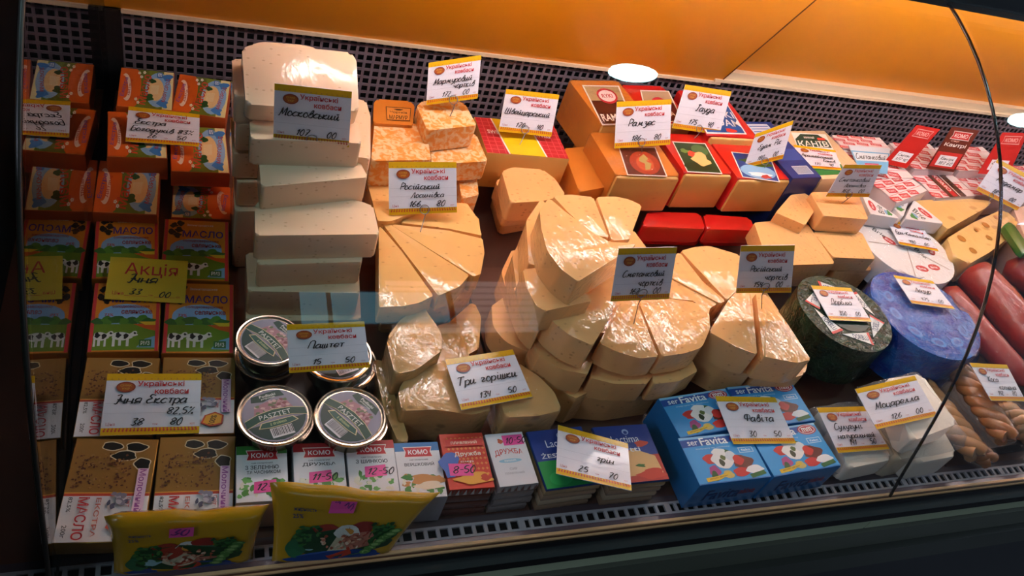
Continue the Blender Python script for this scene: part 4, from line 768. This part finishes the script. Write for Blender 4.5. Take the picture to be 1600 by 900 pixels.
# ---- Dorblu-style green foil wheel and blue wheel
def foil(name, c1, c2, sc):
    m = bpy.data.materials.new(name); m.use_nodes = True; nt = m.node_tree; b = nt.nodes['Principled BSDF']; L = nt.links.new
    tc = node(nt, 'ShaderNodeTexCoord'); no = node(nt, 'ShaderNodeTexNoise'); no.inputs['Scale'].default_value = sc; no.inputs['Detail'].default_value = 5
    cr = node(nt, 'ShaderNodeValToRGB'); cr.color_ramp.elements[0].position = .42; cr.color_ramp.elements[1].position = .62; cr.color_ramp.elements[0].color = lin(c1); cr.color_ramp.elements[1].color = lin(c2)
    L(tc.outputs['Object'], no.inputs['Vector']); L(no.outputs['Fac'], cr.inputs[0]); L(cr.outputs[0], b.inputs['Base Color']); b.inputs['Roughness'].default_value = .4; b.inputs['Metallic'].default_value = .1
    vo = node(nt, 'ShaderNodeTexNoise'); vo.inputs['Scale'].default_value = 110; vo.inputs['Detail'].default_value = 2; vo.inputs['Distortion'].default_value = 1; L(tc.outputs['Object'], vo.inputs['Vector'])
    bu = node(nt, 'ShaderNodeBump'); bu.inputs['Strength'].default_value = .8; bu.inputs['Distance'].default_value = .004; L(vo.outputs['Fac'], bu.inputs['Height']); L(bu.outputs[0], b.inputs['Normal'])
    b.inputs['Coat Weight'].default_value = .4; b.inputs['Coat Roughness'].default_value = .05; b.inputs['Specular IOR Level'].default_value = .15; L(bu.outputs[0], b.inputs['Coat Normal']); return m
t, r_, M = wheel('foil_cheese_wheel', 'dark green foil wrapped cheese wheel with white lettered triangles', 1320, 488, 62, .112, .075, foil('green_foil', '#04200f', '#22402a', 60), bev=.008, wob=.01)
A = Art(2, 2).part('printed_triangles', 'white triangles with dark lettering and red corner'); A.ell('#22382a', 1, 1, .55, .55, 30); A.ell('#142a1c', 1, 1, .18, .18)
for k in range(6):
    a = math.radians(k*60+20); cx, cy = 1+.70*math.cos(a), 1+.70*math.sin(a); ro = math.degrees(a)+90; ca, sa = math.cos(math.radians(ro)), math.sin(math.radians(ro))
    T_ = lambda x, y: (cx+x*ca-y*sa, cy+x*sa+y*ca)
    A.poly('#dfe2e0', [T_(-.36, .03), T_(.32, -.17), T_(.34, .18)]); A.poly('#c8342c', [T_(.26, -.155), T_(.32, -.17), T_(.34, .18), T_(.28, .165)]); A.text('#1d2a58', 'DORBLU', *T_(.07, .01), .36, .14, rot=ro, bold=.03)
A.build(t, [(-r_*.93, r_*.93, .075), (r_*.93, r_*.93, .075), (r_*.93, -r_*.93, .075), (-r_*.93, -r_*.93, .075)], lift=.0006)
wheel('foil_cheese_wheel', 'lower dark green foil cheese wheel under the lettered one', 1314, 507, 64, .036, .035, foil('dark_foil', '#0c140e', '#2a2a1c', 50), bev=.006)
t, r_, M = wheel('blue_cheese_wheel', 'blue wrapped cheese wheel in shiny film under the tag at 475', 1446, 490, 68, .112, .08, foil('blue_foil', '#04389a', '#0f66b8', 42), bev=.014, wob=.015)
link('plastic_wrap', from_bm(prism([(r_*1.04*(1+.03*math.sin(5*a))*math.cos(a), r_*1.04*(1+.02*math.sin(7*a))*math.sin(a)) for a in [6.2832*i/40 for i in range(40)]], .0835, .016, 3, 0), clear_mat('loose_film', .9, (.97, .97, 1, 1), .06, 1.0, base=.05)), t)
A = Art(2, 2).part('printed_ring', 'pale blue ring of ovals')
for k in range(10): a = k*.628; A.ell('#1878c8', 1+.75*math.cos(a), 1+.75*math.sin(a), .11, .16, 12, rot=math.degrees(a)); A.ell('#0a4aa0', 1+.75*math.cos(a), 1+.75*math.sin(a), .06, .1, 12, rot=math.degrees(a))
A.build(t, [(-r_*.9, r_*.9, .08), (r_*.9, r_*.9, .08), (r_*.9, -r_*.9, .08), (-r_*.9, -r_*.9, .08)], lift=.0006)
wheel('blue_cheese_wheel', 'lower navy cheese wheel beneath the blue one', 1445, 505, 68, .031, .03, mat('#16264a', .4, 0, .5, .4), bev=.006)
# ---- smoked rolls at the right
def roll(label, pts, r_, m, z, knots=False):
    ps = [P(x, y, z) for x, y in pts]; c = sum(ps, Vector())/len(ps); c.z = ps[0].z-r_; M = frame(c); ctrl = []
    for i in range(13): u = i/12*(len(ps)-1); k = min(int(u), len(ps)-2); q_ = ps[k].lerp(ps[k+1], u-k); q_.z = z-r_; ctrl.append(local(M, q_))
    prof = lambda t_: max(.12, min(1, (math.sin(max(0.0, min(1, t_*9))*math.pi/2))**.6, (math.sin(max(0.0, min(1, (1-t_)*9))*math.pi/2))**.6))
    o = link('smoked_cheese_roll', tube(ctrl, r_, m, 24, prof), None, M); tag(o, label, 'cheese', 'red brown smoked rolls in film')
    link('plastic_wrap', tube(ctrl, r_*1.05, M_WRAP, 20, lambda t_: prof(t_)*(1+.05*math.sin(t_*40))), o)
    if knots: link('film_knot', tube([ctrl[0], ctrl[0]+Vector((-.012, .016, .004)), ctrl[0]+Vector((-.02, .03, .012))], .006, M_WRAP, 8, lambda t_: 1-.4*t_), o)
SM = mat('#9c1c04', .6, 0, .4, .9)
roll('red brown smoked roll nearest the blue wheel, slim', [(1485, 436), (1540, 500), (1620, 590)], .022, SM, .075, True)
roll('thick red brown smoked roll, upper one behind the glass edge', [(1532, 400), (1580, 450), (1660, 540)], .032, SM, .105, True)
roll('red brown smoked roll at the right frame edge below the thick one', [(1560, 478), (1640, 570), (1680, 620)], .02, mat('#8a2414', .6, 0, .4, .7), .06)
roll('red brown smoked roll at the top right, under the tag at 189', [(1590, 392), (1640, 430), (1700, 480)], .028, mat('#9c2006', .6, 0, .4, .8), .09)
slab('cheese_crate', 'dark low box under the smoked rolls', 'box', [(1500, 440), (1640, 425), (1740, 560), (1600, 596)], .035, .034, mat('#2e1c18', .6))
# ---- braided smoked cheese, bottom right
def braid(label, a, b, r_, z, m):
    pa, pb = P(*a, z), P(*b, z); pa.z = pb.z = z-r_; c = (pa+pb)/2; M = frame((c.x, c.y, z-2*r_), pb-pa); r = thing('braided_cheese', label, 'cheese', M, 'braided smoked cheeses in film'); Ln = (pb-pa).length
    for k in range(4):
        pts = []
        for i in range(40):
            t_ = i/39; an = t_*math.pi*3.2+k*1.571; am = r_*.48; pts.append(Vector(((t_-.5)*Ln, math.sin(an)*am, r_+math.cos(an)*r_*.38)))
        link('strand', tube(pts, r_*.46, m, 10, lambda t_: .85+.15*math.sin(math.pi*t_)+.05*math.sin(t_*31+k)), r)
    link('plastic_wrap', tube([Vector(((t_-.5)*Ln*1.08, 0, r_)) for t_ in [i/14 for i in range(15)]], r_*1.12, M_WRAP, 16, lambda t_: .7+.3*math.sin(math.pi*t_)+.05*math.sin(t_*37)), r)
BR = cheese_mat('braid_cheese', '#d8a06c', '#9a6a3c', .05, 90, .9, .10); BR2 = cheese_mat('braid_cheese_brown', '#c07f48', '#8a5a30', .05, 90, .9, .10)
braid('pale braided cheese in film right of the white bag, under the glass edge', (1455, 590), (1542, 696), .022, .072, BR)
braid('brown braided cheese in film left of the tag at 142', (1512, 566), (1590, 672), .021, .10, BR2)
braid('braided cheese in film at the right frame edge below the tag at 142', (1575, 620), (1656, 684), .024, .065, BR)
braid('braided cheese at the bottom, its end touching the front grille', (1500, 660), (1560, 710), .018, .042, BR2)
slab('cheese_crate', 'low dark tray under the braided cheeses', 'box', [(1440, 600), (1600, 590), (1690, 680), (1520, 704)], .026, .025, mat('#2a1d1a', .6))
# ---- mozzarella and suluguni bags
def bil(q, u, v, w_, l):
    if not q: return Vector(((u-.5)*w_*(1-.04*math.sin(v*3.14)), (v-.5)*l*(1-.03*math.sin(u*6.28)), 0))
    tl, tr, br, bl = q; return (bl*(1-u)+br*u)*(1-v)+(tl*(1-u)+tr*u)*v+Vector((-(u-.5)*.006*math.sin(v*3.14), (.003*math.sin(u*7)+.0015*math.sin(u*19))*(v-.3), 0))
def pouch_me(w_, l, h, m, bulge=1, nx=22, ny=16, seed=1, crimp=.10, quad=None):
    r = random.Random(seed); ph = [r.uniform(0, 6) for _ in range(4)]; V = []; Fc = []
    for s in (1, 0):
        for j in range(ny+1):
            for i in range(nx+1):
                u = i/nx; v = j/ny; cu = min(1, min(u, 1-u)/crimp); cv = min(1, min(v, 1-v)/(crimp*.8)); f_ = (math.sin(min(cu, 1)*1.57)*math.sin(min(cv, 1)*1.57))**.6
                wr = .06*math.sin(u*9+ph[0]+3*v)+.05*math.sin(v*11+ph[1]+2*u)+.03*math.sin((u+v)*23+ph[2]); z = h*.5+(h*.5*f_*(1+wr) if s else -h*.5*f_*.98)
                b_ = bil(quad, u, v, w_, l); V.append((b_.x, b_.y, z+.0004*s))
    k = (nx+1)*(ny+1)
    for j in range(ny):
        for i in range(nx):
            a = j*(nx+1)+i; Fc.append((a, a+1, a+nx+2, a+nx+1)); a += k; Fc.append((a, a+nx+1, a+nx+2, a+1))
    for i in range(nx): Fc.append((i+1, i, i+k, i+1+k)); a = ny*(nx+1)+i; Fc.append((a, a+1, a+1+k, a+k))
    for j in range(ny): a = j*(nx+1); b_ = (j+1)*(nx+1); Fc.append((a, b_, b_+k, a+k)); a += nx; b_ += nx; Fc.append((b_, a, a+k, b_+k))
    return mesh(V, Fc, m, smooth=1.0)
def bag(label, px, z, h, cheese_px, name='cheese_bag', grp='white cheeses in plastic bags'):
    px = list(px)
    c, ux, w_, l = fitbox(px, z); M = frame(c-Vector((0, 0, h)), ux); r = thing(name, label, 'cheese', M, grp)
    for k, (cp, zt, hh) in enumerate(cheese_px):
        pts = [local(M, P(x, y, zt)) for x, y in cp]; me = from_bm(prism([(q.x, q.y) for q in pts], hh, .005, 3, .008), WHITE); o = link('white_cheese', me, r); o.location.z = max(.0005, zt-hh-(c.z-h))
    link('plastic_bag', pouch_me(w_, l, h, M_BAG, seed=len(label)), r)
bag('plastic bag with white cheese pieces under the tag at 141', [(1266, 628), (1355, 622), (1398, 712), (1316, 728)], .050, .048, [([(1300, 660), (1360, 655), (1394, 718), (1325, 732)], .047, .034), ([(1278, 640), (1330, 636), (1350, 665), (1296, 672)], .04, .03)])
bag('plastic bag with a smooth white cheese block under the tag at 126', [(1372, 588), (1448, 576), (1512, 682), (1422, 706)], .095, .045, [([(1385, 592), (1440, 584), (1496, 662), (1424, 690)], .092, .035)])
cb('white cheese block below the bag at 126, close to the front grille', [(1412, 672), (1468, 662), (1496, 712), (1432, 724)], .048, .046, m=WHITE, g='white cheeses in plastic bags', rad=.01, bev=.006)
cb('pale cheese block in the gap between both white cheese bags', [(1372, 660), (1420, 655), (1434, 712), (1396, 720)], .048, .046, m=mat('#d9c4a4', .5, 0, .4, .5), g=None, rad=.01, bev=.006)
# ---- blue cartons
AF = art_favita(); FS = mat('#2277b8', .35, 0, .3)
for lb, px in (('light blue cheese carton at the back left of the four', [(1031, 625), (1137, 604), (1166, 669), (1061, 683)]), ('light blue cheese carton at the back right of the four', [(1139, 604), (1238, 596), (1272, 657), (1168, 671)]),
               ('light blue cheese carton at the front left, above the grille', [(1063, 686), (1166, 673), (1207, 747), (1089, 758)]), ('light blue cheese carton at the front right, beside the cheese bags', [(1169, 674), (1274, 660), (1311, 728), (1209, 746)])):
    r, w_, l, h = pack('cheese_carton', lb, 'carton', px, .058, .0535, FS, AF, 'light blue cheese cartons')
    A = Art(1, .4).part('printed_side', 'dark lettering along the side'); A.text('#123c78', 'Favita', .45, .2, .5, .18, bold=.02); A.text('#b8342c', 'mlekovita', .8, .2, .22, .1)
    A.build(r, [(-w_/2, -l/2, h), (w_/2, -l/2, h), (w_/2, -l/2, 0), (-w_/2, -l/2, 0)])
# ---- sliced cheese packs
for k, (lb, px, z) in enumerate((('blue and green pack of sliced cheese left of the glaring tag', [(820, 674), (906, 667), (946, 752), (857, 766)], .056), ('blue pack of sliced cheese with yellow slices right of the glaring tag', [(918, 668), (1006, 663), (1050, 748), (966, 757)], .056))):
    r, w_, l, h = pack('sliced_cheese_pack', lb, 'cheese', px, z, .006, mat('#22407a', .25, 0, .6), art_slices(k), 'packs of sliced cheese', bev=.002)
    for i in range(4):
        c_, ux_, w2, l2 = fitbox(px, z); q = frame((c_.x, c_.y+i*.0005, z-.006-(i+1)*.0122+.0002), ux_); o = link('sliced_cheese_pack', box(w2*(.97-.01*i), l2*.97, .0115, mat(('#b49468', '#a8886a', '#b8a080', '#96785a')[i], .25, 0, .8, .8), bev=.003), None, q)
        tag(o, 'edge of the %s sliced cheese pack below the %s one' % (('second', 'third', 'fourth', 'lowest')[i], ('blue and green', 'yellow sliced')[k]), 'cheese', 'packs of sliced cheese')
# ---- processed cheese bricks
for lb, px, art, side in (('processed cheese brick with a green stripe and red plaque', [(368, 698), (447, 694), (453, 782), (369, 786)], art_komo('З ЗЕЛЕННЮ', '#3f8a3c', 'ТА ЧАСНИКОМ', (.55, .3, '12-50')), '#b8b4b8'),
    ('processed cheese brick with a red stripe, second from the left', [(457, 693), (535, 691), (545, 776), (460, 781)], art_komo('ДРУЖБА', '#b8242c', None, (.5, .45, '11-50')), '#b8b4b8'),
    ('processed cheese brick with a red stripe, third from the left', [(538, 689), (612, 687), (628, 770), (548, 774)], art_komo('З ШИНКОЮ', '#b8242c', None, (.55, .5, '12-50')), '#b8b4b8'),
    ('processed cheese brick with a blue stripe', [(616, 692), (686, 690), (698, 776), (625, 781)], art_komo('ВЕРШКОВИЙ', '#2a78b8', None, None, '#c98a4a'), '#a8a4aa')):
    pack('processed_cheese_brick', lb, 'cheese', px, .056, .052, mat(side, .35, .2), art, 'processed cheese bricks with red plaques')
for k, (lb, px) in enumerate((('silver processed cheese pack with red arched lettering and pink sticker', [(758, 679), (816, 674), (842, 755), (779, 762)]), ('red patterned processed cheese pack with pink sticker at 8-50', [(691, 678), (754, 676), (773, 761), (696, 767)]))):
    for i in range(4):
        z = .060; rr = random.Random(k*7+i); dx = rr.uniform(-2, 2) if i else 0
        p2 = [(x+dx, y) for x, y in px]
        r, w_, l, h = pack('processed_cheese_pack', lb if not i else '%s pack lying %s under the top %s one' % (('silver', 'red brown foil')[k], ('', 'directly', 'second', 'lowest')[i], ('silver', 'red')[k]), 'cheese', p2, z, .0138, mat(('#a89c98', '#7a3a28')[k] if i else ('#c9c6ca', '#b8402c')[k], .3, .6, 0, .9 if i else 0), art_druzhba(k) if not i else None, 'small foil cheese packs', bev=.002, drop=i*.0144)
        if i: continue
        A = Art(1, .3).part('end_crimp', 'folded foil end')
        for j in range(12): A.poly(('#d8cfc8', '#8a5a4a')[j % 2], [(j/12, 0), ((j+1)/12, 0), ((j+.5)/12, .3)])
        A.build(r, [(-w_/2, -l/2, h), (w_/2, -l/2, h), (w_/2, -l/2, .003), (-w_/2, -l/2, .003)], lift=.0004)
# ---- pate tins
def tin(label, cx, cy, rpx, z, rot):
    c = P(cx, cy, z); r_ = (P(cx+rpx, cy, z)-P(cx-rpx, cy, z)).length/2; h = .030; M = frame(c-Vector((0, 0, h))); t = thing('pate_tin', label, 'tin', M, 'round pate tins')
    bm = prism([(r_*.90*math.cos(a), r_*.90*math.sin(a)) for a in [6.2832*i/40 for i in range(40)]], h-.003, .002, 2, 0, .12); link('tin_body', from_bm(bm, mat('#8a7a60', .25, .9)), t)
    prof = [(.86, -.0045), (.93, -.0045), (.965, -.0025), (1.0, -.0015), (1.0, .0), (.97, .0012), (.93, .001), (.90, -.0012), (0, -.0012)]; V = []; Fc = []; n_ = 48
    for i in range(n_):
        a = 6.2832*i/n_
        for q_, zz in prof: V.append((r_*q_*math.cos(a), r_*q_*math.sin(a), h+zz-.0015))
    k = len(prof)
    for i in range(n_):
        for j in range(k-1): a, b_ = i*k+j, ((i+1) % n_)*k+j; Fc.append((a, b_, b_+1, a+1))
    link('rim', mesh(V, Fc, mat('#d8c8b4', .2, .9), smooth=.8), t); s = r_*.88; zz = h-.0024
    art_pasztet(rot).build(t, [(-s, s, zz), (s, s, zz), (s, -s, zz), (-s, -s, zz)]); return t
tin('round pate tin at the front left, green band with lettering', 430, 646, 60, .080, 15)
tin('round pate tin at the front right, touching the bricks with red plaques', 548, 649, 57, .080, -52)
tin('round pate tin at the back left, half behind the tag at 15 50', 422, 530, 54, .088, -52)
tin('round pate tin at the back right, mostly behind the tag at 15 50', 527, 552, 56, .080, 20)
tin('lower pate tin under the back left one', 420, 552, 54, .057, 10); tin('lower pate tin under the front right one', 552, 655, 57, .048, -10)
tin('lower pate tin under the back right one', 535, 566, 56, .048, 30); tin('lower pate tin under the front left one', 434, 654, 59, .048, 0)
# ---- yellow salad pouches
def ypouch(label, px, a, n, second, sticker):
    c, ux, w_, l = fitbox(px, None, a, n); M = frame(c-Vector(n).normalized()*.004, ux, n); CQ = [local(M, Q(x, y, a, n)) for x, y in px]; r = thing('salad_pouch', label, 'pouch', M, 'yellow mayonnaise pouches')
    hh = .015; link('pouch', pouch_me(w_, l, hh, mat('#c8960c', .25, 0, .7, .5), seed=3+second, quad=CQ), r, label='glossy yellow pouch')
    A = Art(2, 1.3).part('printed_front', 'printed salad with egg, tomatoes and cucumber')
    for c_, x, y, rx, ry, s in (('#20401c', 1.0, .38, .78, .3, 3), ('#1c3a78', 1.0, .12, .8, .10, 5), ('#2c5a24', .45, .45, .22, .2, 6), ('#a8341e', .72, .55, .28, .17, 7), ('#2c5a24', 1.6, .5, .22, .22, 8), ('#9a281c', 1.22, .66, .18, .18, 2), ('#b87058', 1.25, .42, .3, .2, 9), ('#cfc09a', .92, .36, .26, .18, 10), ('#b8381e', 1.02, .18, .2, .13, 11), ('#e0dccc', 1.02, .60, .2, .14, 12), ('#2f6a40', .3, .3, .18, .15, 14)): A.blob(c_, x, y, rx, ry, s, .1)
    A.ell('#d8923a', 1.02, .60, .10, .08); A.blob('#9cc0c0', .5, .32, .12, .08, 4)
    A.grid_noise(['#2f6a2c', '#1c3f18', '#4a7a34'], .25, .35, .62, .7, 60, .035, 5); A.grid_noise(['#2f6a2c', '#1c3f18', '#3f6a2c'], 1.35, .55, 1.7, .8, 40, .035, 6); A.grid_noise(['#c8785a', '#d8a07a', '#9c4a30', '#e0c0a0'], .65, .25, 1.4, .55, 40, .03, 7)
    for i in range(7): A.ell('#4f7a34', 1.45+.05*i, .2+.075*i, .1, .05); A.ell('#8aa860', 1.45+.05*i, .2+.075*i, .06, .03)
    A.part('printed_text', 'dark blue lettering'); A.text('#1d2a5a', 'жирность', .36, 1.0, .3, .07, bold=.02); A.text('#1d2a5a', '25%', .27, .9, .14, .07, bold=.02)
    A.part('price_sticker', 'pink price sticker'); x, y = sticker[0]; A.poly('#ea4f9c', [(x-.16, y-.11), (x+.17, y-.08), (x+.17, y+.14), (x-.15, y+.1)]); A.hand(('#6a2a7a', .5), sticker[1], x-.14, y-.05, .2, wmax=.28)
    rr = random.Random(3+second); ph = [rr.uniform(0, 6) for _ in range(4)]
    def fn(u, v, d):
        u = .02+.96*u; v = .02+.96*v; cu = min(1, min(u, 1-u)/.10); cv = min(1, min(v, 1-v)/.08); f_ = (math.sin(min(cu, 1)*1.57)*math.sin(min(cv, 1)*1.57))**.6
        wr = .06*math.sin(u*9+ph[0]+3*v)+.05*math.sin(v*11+ph[1]+2*u)+.03*math.sin((u+v)*23+ph[2]); z = hh*.5+hh*.5*f_*(1+wr)
        b_ = bil(CQ, u, v, w_, l); return Vector((b_.x, b_.y, z+.0009+d))
    A.build(r, None, fn=fn)
pn = Vector((0, -.5, .87)).normalized()
pn = Vector((0, -.95, .31)).normalized()
ypouch('yellow mayonnaise pouch lying in front of the processed cheese bricks', [(421, 750), (686, 767), (608, 858), (424, 872)], P(600, 857, .006), pn, 1, ((.82, 1.08), '12-00'))
ypouch('yellow mayonnaise pouch at the bottom left, in front of the gold butter packs', [(163, 802), (420, 785), (394, 868), (178, 890)], P(290, 882, .004), Vector((0, -.97, .24)).normalized(), 2, ((.9, 1.02), '30'))

# ================================================================== PRICE TAGS
fl = (0, 0, 1)
price_tag('price tag handwritten 107 00, wired into the pale cheese stack', [(429, 130), (550, 143), (545, 230), (427, 218)], [('Московський', .12, .52, .2)], ('107', '00'), P(483, 257, .196)+Vector((0, -.002, 0)), n=(0, -1, .04), clip=(487, 217), base=(483, 257, .196))
price_tag('price tag handwritten 166 80 above the fan of yellow wedges', [(607, 253), (713, 253), (714, 332), (608, 336)], [('Російський', .22, .52, .17), ('Лосинівка', .45, .36, .15)], ('166', '80'), P(659, 350, .115), clip=(663, 327), base=(657, 362, .116))
price_tag('price tag handwritten 172 00, highest one, over the marbled cheese', [(670, 98), (752, 86), (746, 154), (666, 164)], [('Мармуровий', .15, .5, .19), ('Чортків', .8, .36, .18)], ('172', '00'), P(706, 182, .188), clip=(708, 156), base=(703, 182, .189))
price_tag('price tag handwritten 170 40 over the red printed cheese block', [(791, 139), (874, 148), (861, 214), (779, 205)], [('Швейцарський', .2, .48, .19)], ('170', '40'), P(815, 222, .126), clip=(820, 202), base=(812, 226, .126))
price_tag('price tag handwritten 186 80 in front of the orange rinded loaves', [(964, 159), (1049, 155), (1047, 226), (960, 232)], [('Рамзес', .3, .5, .21)], ('186', '80'), P(1003, 240, .137), clip=(1002, 222), base=(1003, 238, .136))
price_tag('price tag handwritten 175 40 over the red waxed loaves', [(1071, 132), (1143, 143), (1124, 211), (1050, 200)], [('Гауда', .5, .5, .21)], ('175', '40'), P(1085, 214, .137), clip=(1092, 201), base=(1085, 216, .136))
price_tag('slanting price tag headed with two words above the seaside labelled loaf', [(1181, 209), (1240, 188), (1223, 248), (1162, 263)], [('Едам Рік', .3, .5, .2)], ('180', '00'), P(1195, 262, .136), n=(-.25, -.8, .5), clip=(1195, 252), base=(1194, 262, .135))
price_tag('price tag handwritten 170 40 lying on the dark green labelled block', [(1239, 226), (1305, 235), (1315, 266), (1259, 262)], [('Арамейський', .25, .53, .19), ('Канів', .8, .36, .18)], ('170', '40'), P(1280, 250, .1375), n=fl)
price_tag('grey shaded price tag handwritten 168 00 above the right cream blocks', [(1320, 257), (1378, 258), (1357, 308), (1290, 307)], [('Сметанковий', .12, .53, .18), ('Лосинівка', .4, .36, .16)], ('168', '00'), P(1312, 316, .122), n=(0, -.9, .2), clip=(1326, 304), base=(1315, 318, .1185))
price_tag('price tag handwritten 189 00 at the right frame edge, crossed by the glass edge', [(1559, 248), (1627, 284), (1589, 329), (1525, 297)], [('Радамер', .3, .5, .21)], ('189', '00'), P(1560, 318, .10), clip=(1548, 306), base=(1545, 322, .099))
price_tag('price tag handwritten 480 00 lying on the white round cheese', [(1384, 342), (1442, 356), (1467, 393), (1406, 382)], [('Бри-Камамбер', .12, .48, .2)], ('480', '00'), P(1425, 368, .084), n=fl)
price_tag('price tag handwritten 350 00 lying on the green foil wheel', [(1267, 446), (1329, 450), (1362, 503), (1297, 500)], [('Дорблю', .35, .5, .21)], ('350', '00'), P(1315, 475, .1165), n=fl)
price_tag('price tag handwritten 475 00 lying on the blue cheese wheel', [(1396, 430), (1457, 439), (1492, 483), (1425, 474)], [('Лазур', .4, .5, .21)], ('475', '00'), P(1440, 457, .1215), n=fl)
price_tag('dark shaded price tag handwritten 162 00 hanging over the middle heap', [(967, 388), (1058, 386), (1045, 467), (954, 471)], [('Сметанковий', .18, .52, .17), ('Чортків', .6, .34, .18)], ('162', '00'), P(990, 508, .131)+Vector((0, .004, 0)), n=(0, -.97, .1), clip=(1003, 457), base=(990, 506, .1305))
price_tag('dark shaded price tag handwritten 154 00 hanging left of the green wheel', [(1158, 384), (1242, 383), (1236, 457), (1150, 458)], [('Російський', .28, .52, .17), ('Чортків', .7, .34, .18)], ('154', '00'), P(1190, 486, .126)+Vector((0, .004, 0)), n=(0, -.97, .1), clip=(1195, 447), base=(1190, 482, .1255))
price_tag('price tag handwritten 15 50 standing among the round pate tins', [(448, 507), (569, 502), (578, 574), (452, 583)], [('Паштет', .35, .52, .2)], ('15', '50'), P(515, 585, .088), n=(0, -.62, .78))
price_tag('price tag handwritten 134 50 on the nut cheese', [(695, 562), (801, 546), (832, 620), (721, 641)], [('Три горішки', .3, .48, .22)], ('134', '50'), P(765, 600, .088), n=(0, -.02, 1))
price_tag('price tag handwritten 30 50 lying on the light blue cartons', [(1117, 619), (1211, 621), (1244, 693), (1146, 694)], [('Фавіта', .45, .5, .22)], ('30', '50'), P(1180, 694, .0605), n=(0, -.1, .99))
price_tag('price tag handwritten 141 50 on the left bag of white cheese', [(1276, 637), (1350, 635), (1390, 702), (1310, 708)], [('Сулугуні', .2, .53, .2), ('натуральний', .5, .33, .18)], ('141', '50'), P(1340, 706, .057), n=(0, -.1, .99))
price_tag('price tag handwritten 126 00 on the right bag of white cheese', [(1336, 608), (1429, 587), (1465, 650), (1370, 671)], [('Моцарелла', .25, .48, .21)], ('126', '00'), P(1400, 670, .100), n=(0, -.1, .99))
price_tag('price tag handwritten 142 80 on the braided cheeses at the right', [(1515, 567), (1573, 570), (1603, 627), (1549, 626)], [('Коса', .3, .54, .2), ('копчена', .6, .34, .19)], ('142', '80'), P(1570, 626, .106), n=(0, -.2, .98))
price_tag('tilted glaring price tag handwritten 25 70 over the sliced cheese packs', [(872, 664), (981, 693), (987, 767), (869, 740)], [('грін', .78, .48, .18)], ('25', '70'), P(925, 712, .070), n=(0, .145, .989))
price_tag('dim price tag handwritten 26 50 on the extra butter packs at the back', [(201, 166), (312, 179), (311, 229), (196, 221)], [('Екстра', .15, .56, .2), ('Богодухів 83%', .35, .36, .19)], ('26', '50'), P(255, 228, .089), n=(0, -.3, .95))
price_tag('plain yellow sale tag with red heading, handwritten 33 00', [(173, 401), (294, 408), (289, 474), (163, 467)], [('Ічня', .4, .42, .2)], ('33', '00'), P(228, 470, .048), n=(0, -.2, .97), yellow=True)
price_tag('price tag handwritten 38 80 on the gold wrapped butter packs', [(168, 584), (315, 584), (311, 677), (156, 681)], [('Ічня Екстра', .2, .54, .2), ('82,5%', .95, .36, .17)], ('38', '80'), P(233, 678, .048), n=(0, -.2, .97))
